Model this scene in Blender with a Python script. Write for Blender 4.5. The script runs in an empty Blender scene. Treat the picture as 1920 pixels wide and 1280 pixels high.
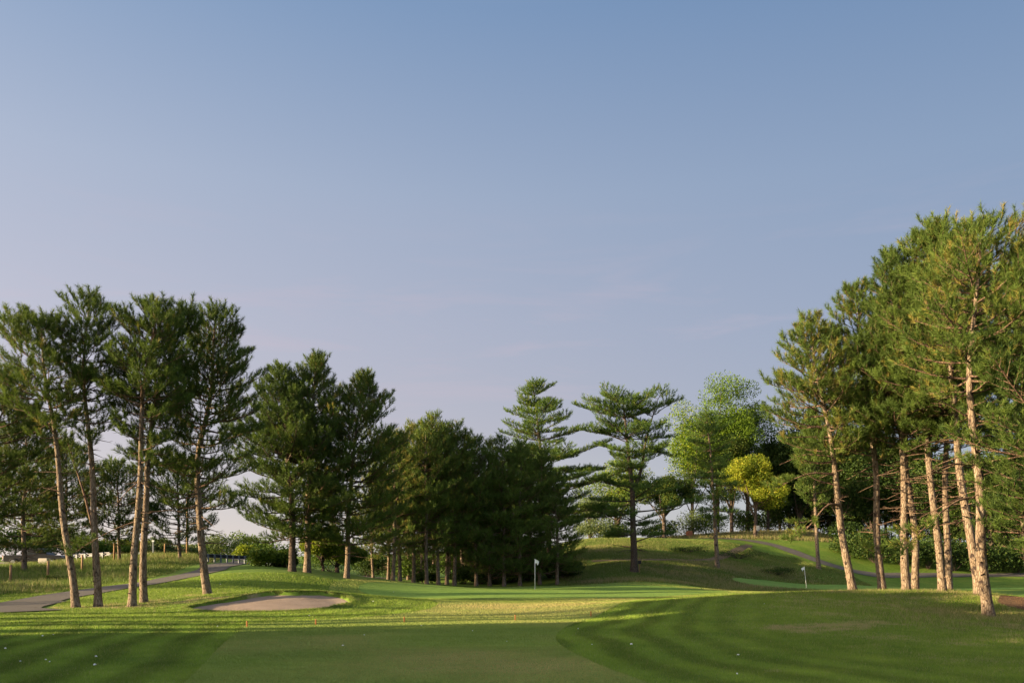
import bpy, math, random
import numpy as np
from mathutils.geometry import delaunay_2d_cdt
from mathutils import Vector

SC = bpy.context.scene
COL = SC.collection
K = 1493.0      # focal length in photo pixels (28 mm on a 36 mm frame)
HZ = 1060.0     # eye level row
EYE = 1.6
SUN_BEARING = math.radians(-103.0)   # measured from +Y (view direction), clockwise
SUN_ELEV = math.radians(10.5)

def W(u, v, D):
    return np.array([(u - 960.0) / K * D, D, EYE + (HZ - v) / K * D])

# ------------------------------------------------------------------ terrain
CTRL = [(960,1280,10.9),(200,1275,10.9),(500,1200,17),(960,1200,17),(0,1160,24),(300,1160,24),(700,1160,24),(960,1160,24),
 (1300,1278,10.6),(1500,1270,10.4),(1900,1270,10.4),(1200,1215,15),(1500,1185,17.5),(1750,1185,18),(1920,1190,18),
 (1110,1160,24),(1200,1146,24.5),(1300,1128,27),(1400,1113,29),(1500,1109,30),(1600,1108,30),(1700,1107,30),(1850,1112,29),(1920,1122,29),(1400,1145,22.5),(1700,1150,23),(1855,1158,23.5),
 (1300,1124,35),(1450,1122,40),(1600,1122,42),(1800,1122,42),(1980,1125,42),(1250,1112,46),(1400,1110,50),
 (1511,1103,79),(1320,1102,71),(1700,1105,76),(1920,1105,78),(1640,1097,89),(1850,1097,92),(1920,1085,98),(1535,1095,86),(1535,1068,93),(1450,1076,88),(1450,1047,98),(1400,1085,80),
 (1920,1072,103),(1750,1076,100),(1640,1078,98),(1590,1068,98),(1540,1053,99),(1480,1031,104),(1440,1019,107),(1400,1012,109),(1300,1009,111),
 (1920,1040,130),(1750,1045,125),(1600,1005,122),(1600,1035,106),
 (1003,1105,56),(760,1112,45),(880,1116,42),(1150,1112,46),(1250,1104,58),(650,1115,42),(850,1101,64),(1100,1098,66),(1000,1099,66),
 (540,1070,50),(580,1073,51),(640,1082,53),(760,1090,60),(850,1096,67),(450,1085,44),(450,1062,55),(390,1116,34),(500,1117,31.6),(430,1123,31.3),(580,1117,31.8),(640,1122,32),(700,1125,35),
 (500,1149,26.8),(600,1150,26.8),(400,1150,26.8),(330,1140,29),
 (20,1096,48),(90,1088,50),(155,1073,56),(213,1058,64),(100,1064,62),(250,1044,72),(330,1046,70),(440,1056,62),(430,1055,68),(430,1046,80),(0,1066,70),(60,1062,78),
 (300,1092,44),(180,1108,39),(60,1127,34),(0,1145,28),(140,1138,30),(270,1132,31),(400,1070,54),
 (1170,1009,105),(1100,1012,104),(1250,1010,108),(1190,1070,73),(1345,1063,82),(1110,1088,70),(1300,1096,69.5),(1450,1095,76),(1060,1050,82),(1060,1018,98),(1250,1038,90),(1400,1026,98),(1060,1092,70),
 (800,1092,75),(700,1086,75),(950,1094,73),(900,1082,100),(600,1075,75),(960,1060,120)]
cp = [W(*c) for c in CTRL]
for x, y, z in [(-14,0,0),(0,0,0),(14,0,.1),(-40,0,0),(40,0,.4),(-60,-60,0),(60,-60,0),(0,-60,0),(-120,20,0.5),(-60,30,.2),(-90,60,1.2),(-60,80,2),(-120,120,2),
                (120,20,1.2),(60,30,.9),(80,60,.6),(100,95,1.5),(130,130,4),(-60,130,2.6),(-20,140,2.4),(20,150,5),(70,170,7),(-40,100,2.5),
                (-250,-150,0),(250,-150,1),(0,-200,0),(-250,100,2),(250,100,4),(-300,350,2),(0,400,4),(300,400,6),(-30,20,0),(-30,35,.15),(-40,45,.7)]:
    cp.append(np.array([x, y, z], float))
cp = np.array(cp)
def tps_phi(r2):
    return 0.5 * r2 * np.log(r2 + 1e-9)
def tps_fit(P, lam):
    n = len(P)
    d2 = ((P[:, None, :2] - P[None, :, :2])**2).sum(-1)
    A = np.zeros((n + 3, n + 3))
    A[:n, :n] = tps_phi(d2) + lam * np.eye(n)
    A[:n, n] = 1; A[:n, n+1:] = P[:, :2]; A[n, :n] = 1; A[n+1:, :n] = P[:, :2].T
    b = np.zeros(n + 3); b[:n] = P[:, 2]
    return np.linalg.solve(A, b)
S = 50.0
cps = cp.copy(); cps[:, :2] /= S
TW = tps_fit(cps, 6e-4)
def gauss(x, y, cx, cy, sx, sy, rot=0):
    c, s = math.cos(rot), math.sin(rot)
    dx = (x-cx)*c + (y-cy)*s; dy = -(x-cx)*s + (y-cy)*c
    return np.exp(-(dx/sx)**2 - (dy/sy)**2)
def raw_h(x, y):
    x = np.asarray(x, float).ravel(); y = np.asarray(y, float).ravel()
    out = np.empty_like(x)
    for i in range(0, len(x), 20000):
        X = x[i:i+20000] / S; Y = y[i:i+20000] / S
        d2 = (X[:, None] - cps[None, :, 0])**2 + (Y[:, None] - cps[None, :, 1])**2
        out[i:i+20000] = tps_phi(d2) @ TW[:-3] + TW[-3] + TW[-2] * X + TW[-1] * Y
    x_, y_ = x, y
    und = 0.025 * np.sin(x_ * .55 + 1.3 * np.sin(y_ * .21)) * np.sin(y_ * .47 + .8) + .02 * np.sin(x_ * .23 - y_ * .31)
    bank = .22 * gauss(x_, y_, -8.6, 33.0, 5.0, 2.2)
    return out + und + bank

def chaikin(P, n=3):
    P = np.array(P, float)
    for _ in range(n):
        Q = np.roll(P, -1, 0)
        P = np.stack([.75 * P + .25 * Q, .25 * P + .75 * Q], 1).reshape(-1, 2)
    return P
def resample_closed(P, step):
    Q = np.vstack([P, P[:1]])
    L = np.r_[0, np.cumsum(np.hypot(*np.diff(Q, axis=0).T))]
    n = max(8, int(L[-1] / step))
    t = np.linspace(0, L[-1], n, endpoint=False)
    return np.stack([np.interp(t, L, Q[:, 0]), np.interp(t, L, Q[:, 1])], 1)
def inside(P, x, y):
    x = np.asarray(x); y = np.asarray(y)
    res = np.zeros(x.shape, bool)
    bb = (x > P[:, 0].min()) & (x < P[:, 0].max()) & (y > P[:, 1].min()) & (y < P[:, 1].max())
    xi = x[bb]; yi = y[bb]; r = np.zeros(xi.shape, bool)
    Q = np.roll(P, -1, 0)
    for (x0, y0), (x1, y1) in zip(P, Q):
        if y0 == y1: continue
        c = ((y0 > yi) != (y1 > yi)) & (xi < (x1 - x0) * (yi - y0) / (y1 - y0) + x0)
        r ^= c
    res[bb] = r
    return res
def dist_poly(P, x, y, closed=True):
    P = np.asarray(P); Q = np.roll(P, -1, 0)
    if not closed: P, Q = P[:-1], P[1:]
    x = np.asarray(x, float); y = np.asarray(y, float)
    best = np.full(x.shape, 1e9)
    for a, b in zip(P, Q):
        d = b - a; L2 = (d**2).sum() + 1e-12
        t = np.clip(((x - a[0]) * d[0] + (y - a[1]) * d[1]) / L2, 0, 1)
        best = np.minimum(best, np.hypot(x - a[0] - t * d[0], y - a[1] - t * d[1]))
    return best

def UD(u, v):       # flat ground distance of a photo row
    D = K * EYE / (v - HZ); return ((u - 960) / K * D, D)
FAIR = chaikin([(-3.2,6),(-4.4,10.9),(-5.7,15.5),(-6.9,20.5),(-7.6,22.6),(-6.4,23.6),(-4.9,24.6),(-3.6,26.6),(-2.8,29.5),(-3.0,32.5),(-4.6,35.5),(-7.5,38.5),(-9.8,42),(-10.6,47),(-9.8,54),
    (-7.2,61),(-2.6,66),(6.3,68),(12.8,67),(18.3,63),(18.5,55),(14.5,48.5),(10.5,43.5),(7.6,38),(5.6,33),(3.9,28.5),(2.4,24),(1.5,21),(0.95,18),(0.9,15.4),(1.3,12.6),(1.9,10.4),(2.9,6)], 2)
GREEN = chaikin([(-9.2,45),(-6,40.5),(0,38.3),(6,39.8),(11,45.5),(14.6,52),(16,59),(13,64.5),(6,66.3),(-1.5,64.3),(-6,59.5),(-8.8,52.5)], 3)
GREEN2 = chaikin([(20,75),(28,71),(45,71),(62,75),(66,86),(50,90),(39,88),(30,84.5),(23,80)], 3)
def ring(pts): return chaikin([(W(u, v, D)[0], D) for u, v, D in pts], 3)
BUNK = ring([(344,1142,28.7),(385,1135,29.7),(440,1128,30.4),(500,1120,31.5),(560,1119,31.3),(610,1116,31.9),(650,1121,31.4),(660,1129,29.8),(625,1137,28.5),(560,1146,27.3),(470,1151,26.9),(390,1149,27.4)])
MULCH = chaikin([(15.6,25.6),(16.6,27.2),(17.5,28.4),(20,29),(23,28.5),(23,25),(19.5,23.4),(16.6,23.8)], 3)

def ribbon_poly(pts, w):
    pts = np.array(pts, float)
    return pts
PATH_L = [(-24.6,74),(-22.6,66),(-21.5,60),(-20.6,54),(-19.9,46),(-20.4,40),(-20.6,35),(-19.4,31),(-18.2,28.6),(-16.6,27.5)]
PATH_L2 = [(-20.2,33.5),(-19.4,29.5),(-20.5,26.5),(-24.5,23.5),(-30,21)]
PATH_R = [(90,102),(68,101),(58,100),(50,99),(44.6,98),(41.3,98),(38.5,99),(36.3,103.5),(34.2,107),(31,109.5),(25.3,110.5),(17,113),(8,118)]
TRAIL = [(8,79.5),(13,81),(18,84),(23,90),(28,97),(31,104)]
ROAD = [(-95,84),(-60,80),(-38,78),(-24,80),(-10,90),(-4,104)]

def smooth_line(P, step):
    P = np.array(P, float); n = len(P); out = []
    for i in range(n - 1):
        p0 = P[max(i-1, 0)]; p1 = P[i]; p2 = P[i+1]; p3 = P[min(i+2, n-1)]
        m = max(2, int(np.hypot(*(p2 - p1)) / step))
        for k in range(m):
            t = k / m
            out.append(.5 * ((2*p1) + (-p0+p2)*t + (2*p0-5*p1+4*p2-p3)*t*t + (-p0+3*p1-3*p2+p3)*t**3))
    out.append(P[-1]); return np.array(out)

# bunker dish
def bunker_depth(x, y):
    i = inside(BUNK, x, y)
    d = np.where(i, dist_poly(BUNK, x, y), 0)
    return i, d
def sand_h(x, y, base):
    i, d = bunker_depth(x, y)
    dep = .03 + .09 * np.clip(d / .4, 0, 1) + .05 * np.clip((np.asarray(y) - 29.5) / 1.5, 0, 1)
    return base - dep
# ground grid
def axis(segs):
    out = []
    for a, b, s in segs:
        out.append(np.arange(a, b, s))
    out.append([segs[-1][1]])
    return np.unique(np.round(np.concatenate(out), 4))
GX = axis([(-300,-100,20),(-100,-50,4),(-50,-24,1),(-24,-12.6,.3),(-12.6,-5.2,.09),(-5.2,24,.3),(24,60,1),(60,100,4),(100,320,20)])
GY = axis([(-200,-20,20),(-20,6,2),(6,26,.3),(26,32.6,.09),(32.6,45,.35),(45,72,.6),(72,120,1),(120,160,4),(160,420,20)])
XX, YY = np.meshgrid(GX, GY)
HB = raw_h(XX, YY).reshape(XX.shape)
ib, db = bunker_depth(XX.ravel(), YY.ravel())
GH = HB.copy().ravel()
GH = np.where(ib, GH - .5 * np.clip((db) / .08, 0, 1), GH)
# low turf lip round the back of the bunker
dout = np.where(ib, 9, dist_poly(BUNK, XX.ravel(), YY.ravel())) if True else 0
GH = GH + np.where((~ib) & (YY.ravel() > 28.4), .05 * np.exp(-(dout / .35)**2), 0)
GH = GH.reshape(XX.shape)
def interp(A, x, y):
    x = np.asarray(x, float); y = np.asarray(y, float)
    i = np.clip(np.searchsorted(GX, x) - 1, 0, len(GX) - 2); j = np.clip(np.searchsorted(GY, y) - 1, 0, len(GY) - 2)
    tx = (x - GX[i]) / (GX[i+1] - GX[i]); ty = (y - GY[j]) / (GY[j+1] - GY[j])
    return (A[j, i]*(1-tx) + A[j, i+1]*tx)*(1-ty) + (A[j+1, i]*(1-tx) + A[j+1, i+1]*tx)*ty
def gh(x, y): return interp(GH, x, y)
def g1(x, y): return float(gh(np.array([x]), np.array([y]))[0])

# ------------------------------------------------------------------ smooth value noise (for masks)
_rn = np.random.RandomState(5).rand(256, 256)
def vnoise(x, y, f):
    x = x * f + 1000; y = y * f + 1000
    xi = np.floor(x).astype(int); yi = np.floor(y).astype(int); tx = x - xi; ty = y - yi
    tx = tx*tx*(3-2*tx); ty = ty*ty*(3-2*ty)
    a = _rn[yi % 256, xi % 256]; b = _rn[yi % 256, (xi+1) % 256]; c = _rn[(yi+1) % 256, xi % 256]; d = _rn[(yi+1) % 256, (xi+1) % 256]
    return (a*(1-tx)+b*tx)*(1-ty) + (c*(1-tx)+d*tx)*ty
def fbm(x, y, f, o=4):
    s = 0; a = .5; t = 0
    for k in range(o):
        s = s + a * vnoise(x + 17*k, y - 9*k, f * 2**k); t += a; a *= .55
    return s / t
FEDGE = resample_closed(FAIR, .8)
def masks(x, y):
    """dry straw amount, mowing stripe, weediness - fixed marks of the turf"""
    x = np.asarray(x, float); y = np.asarray(y, float)
    n = fbm(x, y, .55); n2 = fbm(x + 40, y, 1.6)
    dry = np.zeros_like(x)
    for g in [(7.4,18.6,1.9,.9,.35,.95),(8.9,19.6,1.3,.5,-.2,.75),(6.4,17.6,.9,1.3,.2,.55),(11.2,16.0,1.2,.5,-.4,.6),(11.6,24.5,3.4,1.8,0,.5),(15,20,4,4,0,.62),(9.4,24.0,2.2,1.2,0,.4),(10.2,11.8,2.4,.35,-.7,.8),
              (13.4,14.5,2.4,1.5,0,.5),(6.5,22,1.8,.6,.1,.35),(-12.2,31,5.0,1.0,0,.65),(-16,34.5,3,1.0,0,.45),(-14,29.8,2,.5,0,.45),(3.7,11.3,.3,.25,0,.4)]:
        dry = np.maximum(dry, g[5] * gauss(x, y, *g[:5]))
    dry = np.clip((dry * (.35 + .7*n + 1.0*n2) - .38 + .3*(fbm(x, y*2.2, 3.0)-.5)) * 2.0, 0, .85)
    for bx_, by_ in [(-16.4,30),(-15.8,30.3),(-14.3,30),(-14.6,31.5),(-12.8,33.5),(12.9,30),(14.1,30.3),(14.6,29.6),(15.9,31.5),(15.7,29),(16.7,30.5),(16.5,28),(14.1,23.7)]:
        dry = np.maximum(dry, .75 * gauss(x, y, bx_, by_, 1.1, .8) * (.5 + n2))
    dry = np.maximum(dry, .5*np.clip((x-5)/6, 0, 1)*np.clip((30-y)/4, 0, 1)*np.clip(4*(fbm(x+60, y, .9)-.47), 0, 1))
    hill = np.clip((y - 67) / 2, 0, 1) * np.clip((x - 4) / 3, 0, 1) * np.clip((98 - y) / 8, 0, 1) * np.clip((36 - x) / 5, 0, 1)
    tan = hill * np.clip(1.9 * (fbm(x, y * 1.7, .22) - .36), 0, 1)
    tan = np.maximum(tan, hill * .9 * np.exp(-((y - 69.2 - .6*np.sin(x*.4)) / 1.3)**2) * np.clip((22 - x) / 6, 0, 1))
    tan = np.maximum(tan, .8 * gauss(x, y, 24, 73.5, 7, 2.2))
    tan = np.maximum(tan, .75 * gauss(x, y, 31.5, 114, 12, 4))
    mead = np.clip((-x - 21.5) / 2, 0, 1) * np.clip((y - 34) / 6, 0, 1)
    tan = np.maximum(tan, mead * np.clip(1.6 * (fbm(x + 9, y, .3) - .46), 0, 1) * .5)
    dry = np.maximum(dry, tan)
    d = dist_poly(FEDGE, x, y)
    near = np.clip((34 - y) / 6, 0, 1) * np.clip((y - 6) / 3, 0, 1)
    right = near * (x > 0) * np.clip((5.5 - d) / 3.5, 0, 1)
    left = near * (x < -3) * np.clip((12 - d) / 4, 0, 1)
    w = d + .12 * np.sin(y * 1.1) + .5 * (fbm(x, y, .5) - .5)
    stripe = (right + .9 * left) * np.tanh(1.6 * np.sin(w * 2 * math.pi / 1.05)) * np.clip(.5 + 1.0*fbm(x + 3, y, .9), 0, 1)
    stripe = stripe + .35 * left * np.sin((x * .8 + y * .62) * 2 * math.pi / 1.9)
    return dry, stripe, mead

# ------------------------------------------------------------------ mesh helpers
def make_mesh(name, verts, tris=None, quads=None, faceattrs=None, smooth=True, pointattrs=None):
    verts = np.asarray(verts, np.float32)
    me = bpy.data.meshes.new(name)
    t = np.zeros((0, 3), int) if tris is None else np.asarray(tris, int).reshape(-1, 3)
    q = np.zeros((0, 4), int) if quads is None else np.asarray(quads, int).reshape(-1, 4)
    nl = t.size + q.size; nf = len(t) + len(q)
    me.vertices.add(len(verts)); me.vertices.foreach_set('co', verts.ravel())
    me.loops.add(nl); me.loops.foreach_set('vertex_index', np.concatenate([t.ravel(), q.ravel()]).astype(np.int32))
    me.polygons.add(nf)
    st = np.concatenate([np.arange(len(t)) * 3, len(t)*3 + np.arange(len(q)) * 4]).astype(np.int32)
    me.polygons.foreach_set('loop_start', st)
    me.polygons.foreach_set('loop_total', np.concatenate([np.full(len(t), 3), np.full(len(q), 4)]).astype(np.int32))
    me.polygons.foreach_set('use_smooth', np.full(nf, smooth, bool))
    for nm, arr in (faceattrs or {}).items():
        a = me.attributes.new(nm, 'FLOAT', 'FACE'); a.data.foreach_set('value', np.asarray(arr, np.float32))
    for nm, arr in (pointattrs or {}).items():
        a = me.attributes.new(nm, 'FLOAT', 'POINT'); a.data.foreach_set('value', np.asarray(arr, np.float32))
    me.update(); me.validate()
    return me
def link(name, me, mat=None, parent=None, loc=None):
    o = bpy.data.objects.new(name, me); COL.objects.link(o)
    if mat is not None and me is not None and not me.materials: me.materials.append(mat)
    if parent is not None: o.parent = parent
    if loc is not None: o.location = loc
    return o
def tag(o, label=None, cat=None, group=None, kind=None):
    if label: o['label'] = label
    if cat: o['category'] = cat
    if group: o['group'] = group
    if kind: o['kind'] = kind
    return o
def empty(name, loc, rz=0):
    o = bpy.data.objects.new(name, None); COL.objects.link(o); o.location = loc; o.rotation_euler = (0, 0, rz); o.empty_display_size = .3
    return o
def copy_thing(root, loc, rz, sc, label=None, group=None):
    r = root.copy(); COL.objects.link(r); r.location = loc; r.rotation_euler = (0, 0, rz); r.scale = (sc, sc, sc)
    if label: r['label'] = label
    if group: r['group'] = group
    elif 'group' in r: del r['group']
    for ch in list(root.children):
        c = ch.copy(); COL.objects.link(c); c.parent = r
    return r
class MB:
    def __init__(s): s.v = []; s.t = []; s.q = []; s.n = 0
    def add(s, v, t=None, q=None):
        v = np.asarray(v, float).reshape(-1, 3)
        if t is not None and len(t): s.t.append(np.asarray(t, int).reshape(-1, 3) + s.n)
        if q is not None and len(q): s.q.append(np.asarray(q, int).reshape(-1, 4) + s.n)
        s.v.append(v); s.n += len(v)
    def box(s, c, d, rz=0, taper=1.0, bev=0.0):
        cx, cy, cz = c; dx, dy, dz = d[0]/2, d[1]/2, d[2]/2
        b = bev
        rings = []
        prof = [(-dz, 1, b), (-dz + b, 1, 0), (dz - b, taper, 0), (dz, taper, b)] if b > 0 else [(-dz, 1, 0), (dz, taper, 0)]
        for z, tp, ins in prof:
            X, Y = dx*tp - ins, dy*tp - ins
            if b > 0:
                k = b
                rings.append([(-X+k,-Y,z),(X-k,-Y,z),(X,-Y+k,z),(X,Y-k,z),(X-k,Y,z),(-X+k,Y,z),(-X,Y-k,z),(-X,-Y+k,z)])
            else:
                rings.append([(-X,-Y,z),(X,-Y,z),(X,Y,z),(-X,Y,z)])
        R = np.array(rings); n = R.shape[1]; V = R.reshape(-1, 3)
        cs, sn = math.cos(rz), math.sin(rz)
        V = np.stack([V[:, 0]*cs - V[:, 1]*sn + cx, V[:, 0]*sn + V[:, 1]*cs + cy, V[:, 2] + cz], 1)
        q = [(i*n+k, i*n+(k+1) % n, (i+1)*n+(k+1) % n, (i+1)*n+k) for i in range(len(rings)-1) for k in range(n)]
        t = []
        for k in range(1, n-1):
            t.append((0, k+1, k)); m = (len(rings)-1)*n; t.append((m, m+k, m+k+1))
        s.add(V, t, q)
    def tube(s, P, r, k=8, cap=True, ell=1.0):
        P = np.asarray(P, float); r = np.broadcast_to(np.asarray(r, float), (len(P),))
        T = np.gradient(P, axis=0); T /= np.linalg.norm(T, axis=1)[:, None] + 1e-9
        ref = np.where(np.abs(T[:, 2:3]) > .9, np.array([[1., 0, 0]]), np.array([[0, 0, 1.]]))
        A = np.cross(T, ref); A /= np.linalg.norm(A, axis=1)[:, None] + 1e-9; B = np.cross(T, A)
        th = np.arange(k) / k * 2 * math.pi
        V = P[:, None] + r[:, None, None] * (np.cos(th)[None, :, None]*A[:, None]*ell + np.sin(th)[None, :, None]*B[:, None])
        q = [(i*k+j, i*k+(j+1) % k, (i+1)*k+(j+1) % k, (i+1)*k+j) for i in range(len(P)-1) for j in range(k)]
        t = []
        if cap:
            m = (len(P)-1)*k
            for j in range(1, k-1): t.append((0, j+1, j)); t.append((m, m+j, m+j+1))
        s.add(V.reshape(-1, 3), t, q)
    def build(s, name, mat, parent=None, smooth=False, loc=None):
        me = make_mesh(name, np.vstack(s.v), np.vstack(s.t) if s.t else None, np.vstack(s.q) if s.q else None, smooth=smooth)
        return link(name, me, mat, parent, loc)

def batch_prisms(A, B, ra, rb, k=3):
    A = np.asarray(A, float); B = np.asarray(B, float); n = len(A)
    T = B - A; T /= np.linalg.norm(T, axis=1)[:, None] + 1e-9
    ref = np.where(np.abs(T[:, 2:3]) > .9, np.array([[1., 0, 0]]), np.array([[0, 0, 1.]]))
    U = np.cross(T, ref); U /= np.linalg.norm(U, axis=1)[:, None] + 1e-9; V = np.cross(T, U)
    th = np.arange(k) / k * 2 * math.pi
    off = np.cos(th)[None, :, None]*U[:, None] + np.sin(th)[None, :, None]*V[:, None]
    VA = A[:, None] + off * np.asarray(ra)[:, None, None]; VB = B[:, None] + off * np.asarray(rb)[:, None, None]
    verts = np.concatenate([VA, VB], 1).reshape(-1, 3)
    base = np.arange(n)[:, None] * 2 * k
    q = np.concatenate([np.stack([base[:, 0]+j, base[:, 0]+(j+1) % k, base[:, 0]+k+(j+1) % k, base[:, 0]+k+j], 1) for j in range(k)])
    return verts, q

# ------------------------------------------------------------------ materials
def new_mat(name):
    m = bpy.data.materials.new(name); m.use_nodes = True
    nt = m.node_tree; nt.nodes.clear()
    return m, nt
def N(nt, typ, **kw):
    n = nt.nodes.new(typ)
    for k, v in kw.items():
        if k == 'ins':
            for a, b in v.items(): n.inputs[a].default_value = b
        else: setattr(n, k, v)
    return n
def c4(c): return (c[0], c[1], c[2], 1)
def ramp(nt, stops, fac):
    r = N(nt, 'ShaderNodeValToRGB'); el = r.color_ramp.elements
    while len(el) < len(stops): el.new(.5)
    for e, (p, c) in zip(el, stops): e.position = p; e.color = c4(c)
    nt.links.new(fac, r.inputs[0]); return r.outputs[0]
def mix(nt, a, b, fac, mode='MIX'):
    m = N(nt, 'ShaderNodeMix', data_type='RGBA', blend_type=mode)
    for sock, val in ((m.inputs[0], fac), (m.inputs[6], a), (m.inputs[7], b)):
        if isinstance(val, (int, float)): sock.default_value = val
        elif isinstance(val, tuple): sock.default_value = c4(val)
        else: nt.links.new(val, sock)
    return m.outputs[2]
def noise(nt, scale, detail=4, rough=.55, vec=None, dist=0):
    n = N(nt, 'ShaderNodeTexNoise', ins={'Scale': scale, 'Detail': detail, 'Roughness': rough, 'Distortion': dist})
    if vec is not None: nt.links.new(vec, n.inputs['Vector'])
    return n.outputs[0]
def mth(nt, op, a, b=0.0, c=0.0, clamp=False):
    m = N(nt, 'ShaderNodeMath', operation=op, use_clamp=clamp)
    for s_, v in zip(m.inputs, (a, b, c)):
        if isinstance(v, (int, float)): s_.default_value = v
        else: nt.links.new(v, s_)
    return m.outputs[0]
def attr(nt, name): return N(nt, 'ShaderNodeAttribute', attribute_name=name).outputs['Fac']
def coords(nt, kind='Object', scale=(1, 1, 1)):
    tc = N(nt, 'ShaderNodeTexCoord'); mp = N(nt, 'ShaderNodeMapping'); mp.inputs['Scale'].default_value = scale
    nt.links.new(tc.outputs[kind], mp.inputs[0]); return mp.outputs[0]
def principled(nt, col, rough=.8, spec=.3, bump=None, bstr=.3, bdist=.02, metal=0):
    p = N(nt, 'ShaderNodeBsdfPrincipled'); p.inputs['Roughness'].default_value = rough; p.inputs['Specular IOR Level'].default_value = spec; p.inputs['Metallic'].default_value = metal
    if isinstance(col, tuple): p.inputs['Base Color'].default_value = c4(col)
    else: nt.links.new(col, p.inputs['Base Color'])
    if bump is not None:
        b = N(nt, 'ShaderNodeBump', ins={'Strength': bstr, 'Distance': bdist}); nt.links.new(bump, b.inputs['Height']); nt.links.new(b.outputs[0], p.inputs['Normal'])
    o = N(nt, 'ShaderNodeOutputMaterial'); nt.links.new(p.outputs[0], o.inputs[0]); return p
def leafy(name, c_dark, c_light, c_warm=None, trans=.35, rough=.55):
    m, nt = new_mat(name)
    f = attr(nt, 'tone')
    rnd = N(nt, 'ShaderNodeObjectInfo').outputs['Random']
    f2 = mth(nt, 'ADD', f, mth(nt, 'MULTIPLY', mth(nt, 'SUBTRACT', rnd, .5), .25), clamp=True)
    stops = [(0, c_dark), (.85, c_light)] + ([(1.0, c_warm)] if c_warm else [])
    col = ramp(nt, stops, f2)
    d = N(nt, 'ShaderNodeBsdfPrincipled'); d.inputs['Roughness'].default_value = rough; d.inputs['Specular IOR Level'].default_value = .12
    nt.links.new(col, d.inputs['Base Color'])
    t = N(nt, 'ShaderNodeBsdfTranslucent'); nt.links.new(mix(nt, col, (1.0, .95, .35), .55, 'MULTIPLY'), t.inputs[0])
    mx = N(nt, 'ShaderNodeMixShader'); mx.inputs[0].default_value = trans
    nt.links.new(d.outputs[0], mx.inputs[1]); nt.links.new(t.outputs[0], mx.inputs[2])
    o = N(nt, 'ShaderNodeOutputMaterial'); nt.links.new(mx.outputs[0], o.inputs[0])
    return m
M = {}
M['needle'] = leafy('pine_needles', (.028, .056, .014), (.118, .172, .034), (.24, .20, .05), trans=.30)
M['needle_white'] = leafy('soft_pine_needles', (.034, .074, .016), (.115, .185, .036), (.19, .22, .05), trans=.3)
M['leaf'] = leafy('green_leaves', (.035, .070, .012), (.12, .19, .028), (.24, .26, .04), trans=.34)
M['leaf_bright'] = leafy('bright_leaves', (.040, .080, .008), (.130, .205, .018), (.24, .27, .025), trans=.32)
M['leaf_yellow'] = leafy('golden_leaves', (.06, .10, .012), (.21, .26, .022), (.32, .30, .03), trans=.4)
M['leaf_grey'] = leafy('grey_green_leaves', (.05, .075, .03), (.13, .17, .06), (.2, .22, .08), trans=.3)
M['leaf_dark'] = leafy('dark_leaves', (.022, .045, .012), (.06, .10, .02), (.12, .13, .02), trans=.35)
M['blade'] = leafy('grass_blades', (.038, .085, .014), (.10, .185, .030), None, trans=.35)
def bark(name, a, b, c):
    m, nt = new_mat(name)
    v = coords(nt, 'Object', (1, 1, .28))
    n1 = noise(nt, 9, 6, .65, v); n2 = noise(nt, 34, 4, .6, v)
    vo = N(nt, 'ShaderNodeTexVoronoi', feature='DISTANCE_TO_EDGE', ins={'Scale': 16.0}); nt.links.new(v, vo.inputs['Vector'])
    crack = ramp(nt, [(0, (0, 0, 0)), (.14, (1, 1, 1))], vo.outputs['Distance'])
    col = ramp(nt, [(.25, a), (.52, b), (.78, c)], n1)
    col = mix(nt, mix(nt, col, (.3, .24, .2), .8, 'MULTIPLY'), col, crack)
    kn = noise(nt, 3.1, 3, .5, coords(nt, 'Object', (1.6, 1.6, 1.3)))
    col = mix(nt, col, (.05, .035, .03), ramp(nt, [(.60, (0, 0, 0)), (.66, (1, 1, 1))], kn))
    col = mix(nt, col, (.62, .6, .58), mth(nt, 'MULTIPLY', n2, .5), 'MULTIPLY')
    h = mix(nt, crack, n1, .5)
    principled(nt, col, .9, .15, h, .9, .03)
    return m
M['bark'] = bark('pine_bark', (.105, .072, .050), (.25, .19, .135), (.37, .31, .245))
M['bark_dark'] = bark('dark_bark', (.07, .05, .04), (.12, .09, .07), (.18, .14, .11))
M['twig'] = bark('twig_bark', (.10, .065, .045), (.20, .13, .09), (.30, .22, .16))

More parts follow.
